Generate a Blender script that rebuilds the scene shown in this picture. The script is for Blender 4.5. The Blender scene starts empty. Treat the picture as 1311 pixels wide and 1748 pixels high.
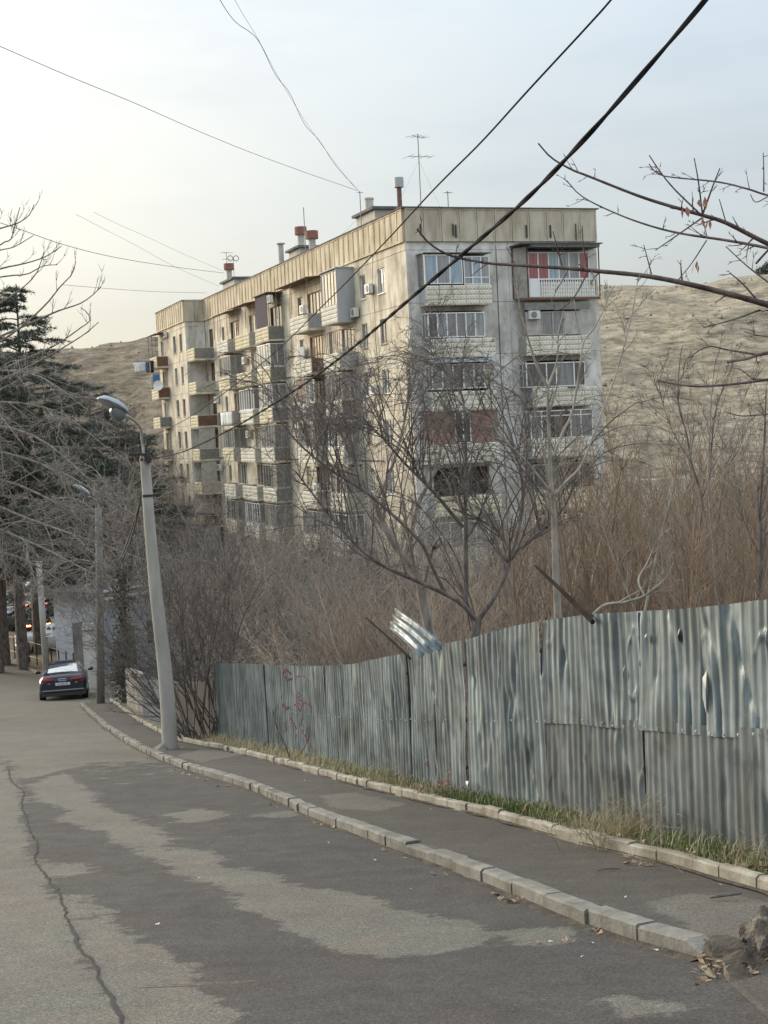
import bpy, bmesh, math, random
import numpy as np
from mathutils import Vector, Matrix
R = math.radians
S = bpy.context.scene
COL = S.collection

# ------------------------------------------------------------------ camera
FPX = 2400.0                       # focal length in photo pixels (photo 1311 x 1748)
PITCH, ROLL = .06, .0476
EYE = np.array([0, 0, 1.6])
_f = np.array([0, math.cos(PITCH), -math.sin(PITCH)])
_u = np.array([0, math.sin(PITCH), math.cos(PITCH)])
_x = np.array([1., 0, 0])
CX = math.cos(ROLL)*_x - math.sin(ROLL)*_u
CU = math.sin(ROLL)*_x + math.cos(ROLL)*_u
cam = bpy.data.cameras.new('camera')
co = bpy.data.objects.new('camera', cam); COL.objects.link(co)
co.matrix_world = Matrix(((CX[0], CU[0], -_f[0], EYE[0]), (CX[1], CU[1], -_f[1], EYE[1]), (CX[2], CU[2], -_f[2], EYE[2]), (0, 0, 0, 1)))
cam.sensor_fit = 'VERTICAL'; cam.sensor_height = 24.0; cam.lens = 24.0*FPX/1748
cam.clip_start = .1; cam.clip_end = 4000
S.camera = co

# ------------------------------------------------------------------ light
SUN_AZ, SUN_EL = R(-52), R(15)
sd = Vector((math.sin(SUN_AZ)*math.cos(SUN_EL), math.cos(SUN_AZ)*math.cos(SUN_EL), math.sin(SUN_EL)))
W = bpy.data.worlds.new('World'); S.world = W; W.use_nodes = True
nt = W.node_tree; nt.nodes.clear()
def N(t, typ, **k):
    n = t.nodes.new(typ)
    for a, b in k.items(): setattr(n, a, b)
    return n
def ramp(t, fac, stops, interp='LINEAR'):
    n = N(t, 'ShaderNodeValToRGB'); n.color_ramp.interpolation = interp
    e = n.color_ramp.elements
    while len(e) < len(stops): e.new(.5)
    for el, (p, c) in zip(e, stops):
        el.position = p; el.color = (*c, 1) if len(c) == 3 else c
    t.links.new(fac, n.inputs[0]); return n.outputs[0]
def mixc(t, fac, a, b, blend='MIX'):
    n = N(t, 'ShaderNodeMix', data_type='RGBA', blend_type=blend)
    for i, v in ((0, fac), (6, a), (7, b)):
        if hasattr(v, 'is_linked'): t.links.new(v, n.inputs[i])
        elif i == 0: n.inputs[0].default_value = v
        else: n.inputs[i].default_value = (*v, 1)
    return n.outputs[2]
def math_(t, op, a, b=0., c=0.):
    n = N(t, 'ShaderNodeMath', operation=op)
    for i, v in enumerate((a, b, c)):
        if hasattr(v, 'is_linked'): t.links.new(v, n.inputs[i])
        else: n.inputs[i].default_value = v
    return n.outputs[0]
sky = N(nt, 'ShaderNodeTexSky'); sky.sky_type = 'NISHITA'; sky.sun_disc = False
sky.sun_elevation = SUN_EL; sky.sun_rotation = SUN_AZ; sky.altitude = 500; sky.dust_density = 2.0
tc = N(nt, 'ShaderNodeTexCoord')
dot = N(nt, 'ShaderNodeVectorMath', operation='DOT_PRODUCT')
nt.links.new(tc.outputs['Generated'], dot.inputs[0]); dot.inputs[1].default_value = sd
sep = N(nt, 'ShaderNodeSeparateXYZ'); nt.links.new(tc.outputs['Generated'], sep.inputs[0])
# thin cloud veil lit through by the low sun: bright cream towards it, pale grey blue away from it
veil = ramp(nt, math_(nt, 'MULTIPLY_ADD', dot.outputs['Value'], .5, .5), [(0, (4.9, 5.3, 5.7)), (.5, (4.0, 4.5, 5.0)), (.68, (2.9, 3.5, 4.05)), (.78, (3.75, 4.15, 4.4)), (.86, (5.7, 5.6, 5.1)), (.92, (8.0, 7.4, 6.0)), (1, (13, 11.6, 9))])
low = ramp(nt, sep.outputs['Z'], [(0, (6.4, 5.4, 4.1)), (.05, (6.1, 5.5, 4.5)), (.13, (5.4, 5.35, 5.0)), (.30, (4.1, 4.6, 5.0)), (1, (3.9, 4.4, 5.0))])
mp = N(nt, 'ShaderNodeMapping'); nt.links.new(tc.outputs['Generated'], mp.inputs[0]); mp.inputs['Scale'].default_value = (3, 3, 14)
nz = N(nt, 'ShaderNodeTexNoise'); nt.links.new(mp.outputs[0], nz.inputs[0]); nz.inputs['Scale'].default_value = 1.1; nz.inputs['Detail'].default_value = 6; nz.inputs['Roughness'].default_value = .55
cl = ramp(nt, nz.outputs['Fac'], [(.32, (.90, .91, .925)), (.50, (1, 1, 1)), (.7, (1.05, 1.04, 1.02))])
body = mixc(nt, .45, veil, low)
body = mixc(nt, 1.0, body, cl, 'MULTIPLY')
# overcast veil: brighter overhead than at the horizon (CIE overcast law 1 + 2 sin h)
cie = math_(nt, 'MULTIPLY_ADD', math_(nt, 'MAXIMUM', sep.outputs['Z'], 0.), 1.75, .565)
cc = N(nt, 'ShaderNodeCombineXYZ')
for i in range(3): nt.links.new(cie, cc.inputs[i])
body = mixc(nt, 1.0, body, cc.outputs[0], 'MULTIPLY')
fin = mixc(nt, .85, sky.outputs[0], body)
bg = N(nt, 'ShaderNodeBackground'); nt.links.new(fin, bg.inputs[0]); bg.inputs[1].default_value = .1
out = N(nt, 'ShaderNodeOutputWorld'); nt.links.new(bg.outputs[0], out.inputs[0])
sl = bpy.data.lights.new('sun', 'SUN'); sl.energy = 1.5; sl.angle = R(28); sl.color = (1, .88, .70)
so = bpy.data.objects.new('sun', sl); COL.objects.link(so); so.rotation_euler = (-sd).to_track_quat('-Z', 'Y').to_euler()
S.view_settings.view_transform = 'Standard'; S.view_settings.look = 'None'; S.view_settings.exposure = .95; S.view_settings.gamma = 1
S.view_settings.use_curve_mapping = False
S.cycles.max_bounces = 5; S.cycles.diffuse_bounces = 3; S.cycles.glossy_bounces = 3; S.cycles.transparent_max_bounces = 8

# ------------------------------------------------------------------ placing helpers
def ray(px, py): return _f + CX*(px-655.5)/FPX + CU*(874-py)/FPX
def at(px, py, D): return EYE + ray(px, py)*D
def base(y):
    y = np.asarray(y, float)
    a = -(.185*y - .00055*y*y)
    b = -9.12 - .02*(y-60) - .4*(1-np.exp(-np.maximum(y-60, 0)/4))
    return np.where(y < 60, a, b)
def xf(y): return np.interp(y, [0, 10, 31, 60, 100], [4.5, 3.0, -2.6, -9, -9])
def sm(t): t = np.clip(t, 0, 1); return t*t*(3-2*t)
def gz(x, y): return base(y) - 3.2*sm((np.asarray(x, float)-xf(y)-1.2)/12) - 1.0*sm((np.asarray(x, float)-xf(y)-.3)/1.2)
def G(px, py, dz=0.):
    """point of the road plane (plus dz) seen at a pixel"""
    d = ray(px, py); lo, hi = .5, 140.
    for _ in range(60):
        m = .5*(lo+hi); p = EYE+d*m
        if p[2] > base(p[1])+dz: lo = m
        else: hi = m
    return EYE+d*lo
def depth(P): return float((np.asarray(P)-EYE)@_f)

# ------------------------------------------------------------------ materials
def mat(name, c1, c2=None, rough=.8, scale=3., stretch=(1, 1, 1), metal=0., bump=0., bscale=None, detail=6, c3=None, spec=.5, mid=(.35, .65), emit=None, second=None):
    m = bpy.data.materials.new(name); m.use_nodes = True; t = m.node_tree
    p = t.nodes['Principled BSDF']; p.inputs['Roughness'].default_value = rough; p.inputs['Metallic'].default_value = metal
    p.inputs['Specular IOR Level'].default_value = spec
    p.inputs['Base Color'].default_value = (*c1, 1)
    if c2 or bump:
        tcn = N(t, 'ShaderNodeTexCoord'); mp = N(t, 'ShaderNodeMapping'); t.links.new(tcn.outputs['Object'], mp.inputs[0]); mp.inputs['Scale'].default_value = stretch
        nz = N(t, 'ShaderNodeTexNoise'); t.links.new(mp.outputs[0], nz.inputs[0]); nz.inputs['Scale'].default_value = scale; nz.inputs['Detail'].default_value = detail; nz.inputs['Roughness'].default_value = .62
        if c2:
            st = [(mid[0], c1), (mid[1], c2)] if not c3 else [(mid[0], c1), (.5*(mid[0]+mid[1]), c2), (mid[1], c3)]
            col = ramp(t, nz.outputs['Fac'], st)
            if second:     # (scale, stretch, strength, dark colour factor)
                mp2 = N(t, 'ShaderNodeMapping'); t.links.new(tcn.outputs['Object'], mp2.inputs[0]); mp2.inputs['Scale'].default_value = second[1]
                n2 = N(t, 'ShaderNodeTexNoise'); t.links.new(mp2.outputs[0], n2.inputs[0]); n2.inputs['Scale'].default_value = second[0]; n2.inputs['Detail'].default_value = 5
                f2 = ramp(t, n2.outputs['Fac'], [(.42, (1, 1, 1)), (.68, second[3])])
                col = mixc(t, second[2], col, mixc(t, 1., col, f2, 'MULTIPLY'))
            t.links.new(col, p.inputs['Base Color'])
        if bump:
            nb = N(t, 'ShaderNodeTexNoise'); t.links.new(mp.outputs[0], nb.inputs[0]); nb.inputs['Scale'].default_value = bscale or scale*6; nb.inputs['Detail'].default_value = 5
            b = N(t, 'ShaderNodeBump'); b.inputs['Strength'].default_value = bump; b.inputs['Distance'].default_value = .02
            t.links.new(nb.outputs['Fac'], b.inputs['Height']); t.links.new(b.outputs[0], p.inputs['Normal'])
    if emit:
        p.inputs['Emission Color'].default_value = (*emit[0], 1); p.inputs['Emission Strength'].default_value = emit[1]
    return m
M = {}
# ------------------------------------------------------------------ object helpers
def tag(o, label=None, cat=None, group=None, kind=None):
    for k, v in (('label', label), ('category', cat), ('group', group), ('kind', kind)):
        if v: o[k] = v
    return o
def empty(name, loc=(0, 0, 0), rz=0.):
    o = bpy.data.objects.new(name, None); COL.objects.link(o); o.location = loc; o.rotation_euler = (0, 0, rz); o.empty_display_size = .2
    return o
def link(name, me, parent=None, loc=None):
    o = bpy.data.objects.new(name, me); COL.objects.link(o)
    if parent is not None: o.parent = parent
    if loc is not None: o.location = loc
    return o
class MB:
    def __init__(s): s.v = []; s.f = []; s.m = []; s.smooth = False
    def box(s, x0, x1, y0, y1, z0, z1, mi=0):
        b = len(s.v)
        s.v += [(x, y, z) for z in (z0, z1) for y in (y0, y1) for x in (x0, x1)]
        s.f += [tuple(b+i for i in q) for q in ((0, 2, 3, 1), (4, 5, 7, 6), (0, 1, 5, 4), (2, 6, 7, 3), (0, 4, 6, 2), (1, 3, 7, 5))]; s.m += [mi]*6; return s
    def poly(s, pts, mi=0):
        b = len(s.v); s.v += [tuple(p) for p in pts]; s.f.append(tuple(range(b, b+len(pts)))); s.m.append(mi); return s
    def hexa(s, a, b_, mi=0):
        """two quads a (bottom) and b_ (top), same winding"""
        b = len(s.v); s.v += [tuple(p) for p in a]+[tuple(p) for p in b_]
        s.f += [(b+3, b+2, b+1, b), (b+4, b+5, b+6, b+7)]+[(b+i, b+(i+1) % 4, b+4+(i+1) % 4, b+4+i) for i in range(4)]; s.m += [mi]*6; return s
    def tube(s, P, r, k=8, mi=0, cap=True):
        P = np.asarray(P, float); n = len(P); rr = np.broadcast_to(np.asarray(r, float), (n,)) if np.ndim(r) == 0 else np.asarray(r, float)
        T = np.gradient(P, axis=0); T /= np.linalg.norm(T, axis=1)[:, None]+1e-9
        ref = np.array([0, 0, 1.]) if abs(T[:, 2]).mean() < .8 else np.array([1., 0, 0])
        A = np.cross(T, ref); A /= np.linalg.norm(A, axis=1)[:, None]+1e-9; B = np.cross(T, A)
        b = len(s.v); an = np.arange(k)*2*math.pi/k
        for i in range(n):
            for a in an: s.v.append(tuple(P[i]+rr[i]*(A[i]*math.cos(a)+B[i]*math.sin(a))))
        for i in range(n-1):
            for j in range(k):
                s.f.append((b+i*k+j, b+i*k+(j+1) % k, b+(i+1)*k+(j+1) % k, b+(i+1)*k+j)); s.m.append(mi)
        if cap:
            s.f.append(tuple(b+j for j in reversed(range(k)))); s.f.append(tuple(b+(n-1)*k+j for j in range(k))); s.m += [mi]*2
        return s
    def grid(s, P, mi=0):
        """P: rows x cols x 3"""
        b = len(s.v); r, c = P.shape[:2]; s.v += [tuple(p) for p in P.reshape(-1, 3)]
        for i in range(r-1):
            for j in range(c-1): s.f.append((b+i*c+j, b+i*c+j+1, b+(i+1)*c+j+1, b+(i+1)*c+j)); s.m.append(mi)
        return s
    def mesh(s, name, mats):
        me = bpy.data.meshes.new(name); me.from_pydata(s.v, [], s.f)
        for m in (mats if isinstance(mats, (list, tuple)) else [mats]): me.materials.append(m)
        me.polygons.foreach_set('material_index', s.m)
        if s.smooth: me.polygons.foreach_set('use_smooth', [True]*len(s.f))
        me.update(); return me
    def build(s, name, mats, parent=None, loc=None): return link(name, s.mesh(name, mats), parent, loc)
def npmesh(name, V, Q, mats, smooth=False, mi=None):
    """numpy quads or tris"""
    me = bpy.data.meshes.new(name); n = len(Q); k = Q.shape[1]
    me.vertices.add(len(V)); me.vertices.foreach_set('co', np.ascontiguousarray(V, np.float32).ravel())
    me.loops.add(n*k); me.loops.foreach_set('vertex_index', np.ascontiguousarray(Q, np.int32).ravel())
    me.polygons.add(n); me.polygons.foreach_set('loop_start', np.arange(0, n*k, k, dtype=np.int32))
    for m in (mats if isinstance(mats, (list, tuple)) else [mats]): me.materials.append(m)
    if mi is not None: me.polygons.foreach_set('material_index', np.ascontiguousarray(mi, np.int32))
    if smooth: me.polygons.foreach_set('use_smooth', np.ones(n, bool))
    me.update(calc_edges=True); return me
def grid_mesh(name, P, m, smooth=True):
    r, c = P.shape[:2]; i = np.arange(r-1)[:, None]*c+np.arange(c-1)[None]
    Q = np.stack([i, i+1, i+c+1, i+c], -1).reshape(-1, 4)
    return npmesh(name, P.reshape(-1, 3), Q, m, smooth)
def spline(P, n):
    P = np.asarray(P, float); k = len(P)
    if k == 2: return P[0]+(P[1]-P[0])*np.linspace(0, 1, n)[:, None]
    E = np.vstack([2*P[0]-P[1], P, 2*P[-1]-P[-2]]); L = np.r_[0, np.cumsum(np.linalg.norm(np.diff(P, axis=0), axis=1))]
    s = np.linspace(0, L[-1], n); i = np.clip(np.searchsorted(L, s, 'right')-1, 0, k-2); t = ((s-L[i])/(L[i+1]-L[i]+1e-12))[:, None]
    a, b, c, d = E[i], E[i+1], E[i+2], E[i+3]
    return .5*(2*b+(c-a)*t+(2*a-5*b+4*c-d)*t*t+(3*b-a-3*c+d)*t**3)
# ------------------------------------------------------------------ branch growing
def tubes_np(polys, k):
    """list of (P, r) with different lengths -> V, Q"""
    by = {}
    for P, r in polys: by.setdefault(len(P), []).append((P, r))
    Vs, Qs, b = [], [], 0
    an = np.arange(k)*2*math.pi/k; ca, sa = np.cos(an), np.sin(an)
    for n, lst in by.items():
        P = np.array([a for a, _ in lst]); r = np.array([a for _, a in lst]); m = len(lst)
        T = np.gradient(P, axis=1); T /= np.linalg.norm(T, axis=2, keepdims=True)+1e-9
        mean = T.mean(1, keepdims=True); ref = np.where(abs(mean[..., 2:3]) > .7, np.array([1., .2, 0]), np.array([0, .1, 1.]))
        A = np.cross(T, ref); A /= np.linalg.norm(A, axis=2, keepdims=True)+1e-9; B = np.cross(T, A)
        V = P[:, :, None]+r[:, :, None, None]*(A[:, :, None]*ca[:, None]+B[:, :, None]*sa[:, None])
        i = (np.arange(m)[:, None, None]*n+np.arange(n-1)[None, :, None])*k; j = np.arange(k)
        Q = np.stack([i+j, i+(j+1) % k, i+k+(j+1) % k, i+k+j], -1).reshape(-1, 4)+b
        Vs.append(V.reshape(-1, 3)); Qs.append(Q); b += m*n*k
    return np.vstack(Vs), np.vstack(Qs)
def mesh_from_polys(name, polys, m, ks=((.03, 7), (.012, 5), (0, 3))):
    Vs, Qs, b = [], [], 0
    rest = list(polys)
    for th, k in ks:
        sel = [p for p in rest if p[1][0] >= th]; rest = [p for p in rest if p[1][0] < th]
        if sel:
            V, Q = tubes_np(sel, k); Vs.append(V); Qs.append(Q+b); b += len(V)
    return npmesh(name, np.vstack(Vs), np.vstack(Qs), m, True)
def rnd_perp(rng, d):
    a = rng.normal(size=3); a -= d*(a@d); return a/(np.linalg.norm(a)+1e-9)
def grow(out, rng, p, d, L, r, lv, P):
    """P: per-level dicts: n segs, wander, trop (z pull), kids, ratio, ang, rr, start"""
    q = P[lv]; n = q['n']; pts = [p]; d = d/np.linalg.norm(d); dirs = [d]
    st = L/n
    for i in range(n):
        tz = q['trop'] if not callable(q['trop']) else q['trop']((i+1)/n)
        d = d+rng.normal(size=3)*q['wander']+np.array([0, 0, tz]); d /= np.linalg.norm(d)
        p = p+d*st; pts.append(p); dirs.append(d)
    pts = np.array(pts); rad = r*(1-np.linspace(0, 1, n+1)*q.get('taper', .75))
    out.append((pts, rad))
    if lv+1 < len(P): kids(out, rng, pts, rad, np.array(dirs), L, lv, P)
def kids(out, rng, pts, rad, dirs, L, lv, P):
    q = P[lv]; n = len(pts)-1; c = q['kids']; c = int(c)+(rng.random() < c-int(c))
    for _ in range(c):
        t = q.get('start', .2)+(1-q.get('start', .2))*rng.random()**q.get('tpow', .8); i = min(int(t*n), n-1); fr = t*n-i
        p = pts[i]*(1-fr)+pts[i+1]*fr; d = dirs[min(i+1, len(dirs)-1)]
        a = R(q['ang'])*(.7+.6*rng.random())
        pp = rnd_perp(rng, d)
        if 'out' in q: pp = pp+np.array(q['out']); pp -= d*(pp@d); pp /= np.linalg.norm(pp)+1e-9
        nd = d*math.cos(a)+pp*math.sin(a)
        grow(out, rng, p, nd, L*q['ratio']*(.55+.75*rng.random())*(1.15-.5*t), max(rad[i]*q.get('rr', .55), q.get('rmin', .003)), lv+1, P)
def limb(out, px, D, r0, r1, n=None):
    """traced limb: px list of (x,y), depths D list or (D0,D1)"""
    k = len(px); Ds = np.interp(np.linspace(0, 1, k), np.linspace(0, 1, len(D)), D)
    P = spline([at(x, y, d) for (x, y), d in zip(px, Ds)], n or 3*k)
    rad = np.linspace(r0, r1, len(P)); out.append((P, rad)); return P, rad
def limb_kids(out, rng, P, rad, par, lenscale):
    T = np.gradient(P, axis=0); T /= np.linalg.norm(T, axis=1)[:, None]
    kids(out, rng, P, rad, T, lenscale, 0, par)
# ================================================================== STRUCTURE
def sdf(poly, X, Y):
    poly = np.asarray(poly); d = np.full(X.shape, 1e9); ins = np.zeros(X.shape, bool)
    for (x0, y0), (x1, y1) in zip(poly, np.roll(poly, -1, 0)):
        ex, ey = x1-x0, y1-y0; t = np.clip(((X-x0)*ex+(Y-y0)*ey)/(ex*ex+ey*ey+1e-12), 0, 1)
        d = np.minimum(d, np.hypot(X-x0-ex*t, Y-y0-ey*t))
        c = ((y0 > Y) != (y1 > Y)) & (X < ex*(Y-y0)/(ey+1e-12)+x0); ins ^= c
    return np.where(ins, d, -d)
M['soil'] = mat('soil', (.10, .08, .055), (.17, .135, .09), .95, 1.2, bump=.6, c3=(.085, .085, .045))
# terrain: one sheet reaching behind the camera, down the slope and on to the hills
ys = np.r_[np.linspace(-40, 0, 9), np.linspace(1, 60, 60), np.linspace(61, 72, 23), np.linspace(75, 330, 30)]
xs = np.r_[np.linspace(-260, -30, 20), np.linspace(-28, 12, 81), np.linspace(14, 260, 24)]
XX, YY = np.meshgrid(xs, ys)
far = sm((YY-115)/150)
ZZ = gz(XX, YY)-.06
P = np.stack([XX, YY, ZZ], -1)
tag(link('ground', grid_mesh('ground', P, M['soil'])), kind='structure')

# the far hills: a tan grassy slope on the right running lower and greyer to the left
mh = bpy.data.materials.new('hill grass and rock'); mh.use_nodes = True; t = mh.node_tree; pb = t.nodes['Principled BSDF']; pb.inputs['Roughness'].default_value = 1; pb.inputs['Specular IOR Level'].default_value = .1
tcn = N(t, 'ShaderNodeTexCoord'); mp = N(t, 'ShaderNodeMapping'); t.links.new(tcn.outputs['Object'], mp.inputs[0]); mp.inputs['Scale'].default_value = (.035, .035, .10); mp.inputs['Rotation'].default_value = (0, R(10), 0)
n1 = N(t, 'ShaderNodeTexNoise'); t.links.new(mp.outputs[0], n1.inputs[0]); n1.inputs['Scale'].default_value = 6.5; n1.inputs['Detail'].default_value = 9; n1.inputs['Roughness'].default_value = .68
n2 = N(t, 'ShaderNodeTexNoise'); t.links.new(tcn.outputs['Object'], n2.inputs[0]); n2.inputs['Scale'].default_value = .035; n2.inputs['Detail'].default_value = 8; n2.inputs['Roughness'].default_value = .65
c = ramp(t, n1.outputs['Fac'], [(.34, (.20, .172, .138)), (.45, (.325, .275, .208)), (.55, (.43, .365, .27)), (.67, (.55, .485, .375))])
g = ramp(t, n2.outputs['Fac'], [(.42, (1.06, 1.0, .92)), (.56, (.95, .93, .88)), (.7, (.74, .75, .70))])
c = mixc(t, .8, c, g, 'MULTIPLY')
geo = N(t, 'ShaderNodeSeparateXYZ'); t.links.new(tcn.outputs['Object'], geo.inputs[0])
lf = ramp(t, math_(t, 'MULTIPLY_ADD', geo.outputs['X'], 1/160., .62), [(0, (.58, .57, .58)), (.55, (.68, .665, .66)), (.8, (1, 1, 1))])   # greyer scree on the left
c = mixc(t, 1., c, lf, 'MULTIPLY'); t.links.new(c, pb.inputs['Base Color'])
n3 = N(t, 'ShaderNodeTexNoise'); t.links.new(mp.outputs[0], n3.inputs[0]); n3.inputs['Scale'].default_value = 9; n3.inputs['Detail'].default_value = 8
b = N(t, 'ShaderNodeBump'); b.inputs['Strength'].default_value = 1.; b.inputs['Distance'].default_value = 2.8; t.links.new(n3.outputs['Fac'], b.inputs['Height']); t.links.new(b.outputs[0], pb.inputs['Normal'])
rg = np.random.default_rng(3)
def vnoise(X, Y, sc, seed):
    r = np.random.default_rng(seed); T = r.random((64, 64)); x, y = X/sc, Y/sc; i, j = np.floor(x).astype(int), np.floor(y).astype(int); fx, fy = sm(x-i), sm(y-j)
    g = lambda a, b: T[a % 64, b % 64]
    return (g(i, j)*(1-fx)+g(i+1, j)*fx)*(1-fy)+(g(i, j+1)*(1-fx)+g(i+1, j+1)*fx)*fy-.5
hx = np.linspace(-260, 270, 266); ht = np.linspace(0, 1, 110)
HX, HT = np.meshgrid(hx, ht)
# crest height seen from the road: follows the photographed skyline
crest_px = np.array([-400, 0, 100, 150, 200, 262, 500, 800, 1020, 1080, 1150, 1200, 1250, 1311, 1500, 1900])
crest_py = np.array([640, 612, 603, 597, 594, 588, 560, 520, 497, 495, 493, 490, 483, 476, 462, 440])
def crest(x, y):
    px = 655.5+FPX*x/y; py = np.interp(px, crest_px, crest_py)
    return 1.6 + y*((730-py+(655.5-px)*ROLL)/FPX)
y0, y1 = 262., 400.
HY = y0+(y1-y0)*HT + 14*vnoise(HX, HT*100, 60, 1)
prof = np.sin(HT*math.pi/2)**.9
CZ = crest(HX, y1)
HZ = -24+(CZ+24)*prof + (7*vnoise(HX, HY, 34, 2)+3.2*vnoise(HX, HY, 13, 4)+1.8*vnoise(HX, HY, 6, 5)+1.0*vnoise(HX, HY, 3.1, 15))*np.clip((1-HT)*3, 0, 1)*np.clip(HT*6, 0, 1) + .9*vnoise(HX, HY, 9, 8)
# ledges of rock in tilted bands
HZ += 1.5*np.abs(((HZ+HX*.17+7*vnoise(HX, HY, 40, 6))/4.6) % 1-.5)*(.4+1.2*np.abs(vnoise(HX, HY, 22, 16))*2)*np.clip((1-HT)*4, 0, 1)
back = np.stack([HX[-1:], HY[-1:]+160, CZ[-1:]-45], -1)
P = np.concatenate([np.stack([HX, HY, HZ], -1), back], 0)
tag(link('hill', grid_mesh('hill', P, mh)), kind='structure')
# pale road embankment at the foot of the hill
M['pale_stone'] = mat('pale stone', (.46, .40, .29), (.56, .50, .38), .9, .3)
e = MB()
for i in range(30):
    x0 = 30+i*4.0; h = .7*math.sin(i*1.7)
    a, b = at(1000, 833, 240), at(1330, 833, 240)
p0, p1 = at(985, 842, 240), at(1420, 838, 240)
for i in range(12):
    a = p0+(p1-p0)*i/12; b = p0+(p1-p0)*(i+.97)/12
    e.hexa([a+[0, 0, -6], b+[0, 0, -6], b+[0, 4, -6], a+[0, 4, -6]], [a+[0, 0, 2.2+.3*(i % 3)], b+[0, 0, 2.2+.3*(i % 3)], b+[0, 4, 2.2], a+[0, 4, 2.2]])
tag(e.build('embankment', M['pale_stone']), kind='structure')

# ---- road
kerb_px = [(1196, 1640), (1000, 1580), (820, 1506), (640, 1438), (545, 1402), (420, 1347), (330, 1319), (270, 1296), (215, 1268), (175, 1240), (150, 1217), (136, 1204)]
KO = spline([G(*q) for q in kerb_px], 400)                        # foot of the outer kerb
ink_px = [(1420, 1560), (1311, 1526), (1242, 1506), (1124, 1472), (982, 1438), (877, 1408), (800, 1387), (704, 1365), (554, 1326), (480, 1305), (379, 1280), (330, 1271), (290, 1260), (245, 1237), (205, 1209), (188, 1197)]
KI = spline([G(*q, dz=.1) for q in ink_px], 400)                  # foot of the inner kerb, on the pavement
ko = lambda y: np.interp(y, KO[:, 1], KO[:, 0]); ki = lambda y: np.interp(y, KI[:, 1], KI[:, 0])
yend = KO[-1, 1]; ystart = KO[0, 1]
ys = np.r_[np.arange(1.5, 12, .09), np.arange(12, 30, .2), np.arange(30, 90, .6)]
xr = np.where(ys < ystart, 4.4, np.where(ys < yend, ko(ys)+.06, ko(ys)+3.2))
T = np.linspace(0, 1, 110)**.8
XX = -24+(xr[:, None]+24)*T[None]; YY = np.repeat(ys[:, None], len(T), 1)
ZZ = base(YY)
light_px = [
 [(-700, 1100), (30, 1190), (0, 1290), (14, 1318), (38, 1350), (34, 1390), (60, 1480), (110, 1550), (150, 1640), (205, 1760), (-900, 1760)],
 [(205, 1760), (150, 1640), (112, 1527), (150, 1531), (200, 1560), (215, 1590), (290, 1625), (345, 1655), (335, 1690), (430, 1760)],
 [(110, 1318), (160, 1352), (168, 1372), (220, 1395), (300, 1428), (280, 1445), (375, 1455), (382, 1480), (480, 1492), (505, 1515), (640, 1528), (680, 1550), (770, 1567), (858, 1598), (790, 1622), (700, 1632), (560, 1618), (480, 1575), (400, 1540), (390, 1512), (330, 1505), (270, 1470), (220, 1450), (180, 1420), (95, 1400), (120, 1385), (70, 1368), (45, 1340)],
 [(60, 1470), (130, 1472), (150, 1488), (80, 1500)],
 [(1015, 1708), (1060, 1700), (1130, 1705), (1165, 1722), (1120, 1740), (1060, 1735)],
 [(280, 1390), (330, 1380), (390, 1388), (370, 1402), (300, 1404)],
 [(440, 1390), (500, 1384), (520, 1392), (470, 1398)],
 [(850, 1595), (930, 1578), (1000, 1590), (960, 1612), (880, 1610)],
 [(-300, 1170), (300, 1200), (260, 1300), (170, 1300), (110, 1315), (40, 1330), (0, 1290)],
]
mask = np.full(XX.shape, -9.)
for q in light_px: mask = np.maximum(mask, sdf([G(*p)[:2] for p in q], XX, YY)*np.clip(9/ (YY+2), .25, 1)**.5)
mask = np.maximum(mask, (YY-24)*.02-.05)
P = np.stack([XX, YY, ZZ], -1)
mr = bpy.data.materials.new('patched asphalt'); mr.use_nodes = True; t = mr.node_tree; pb = t.nodes['Principled BSDF']; pb.inputs['Roughness'].default_value = .88; pb.inputs['Specular IOR Level'].default_value = .3
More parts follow.
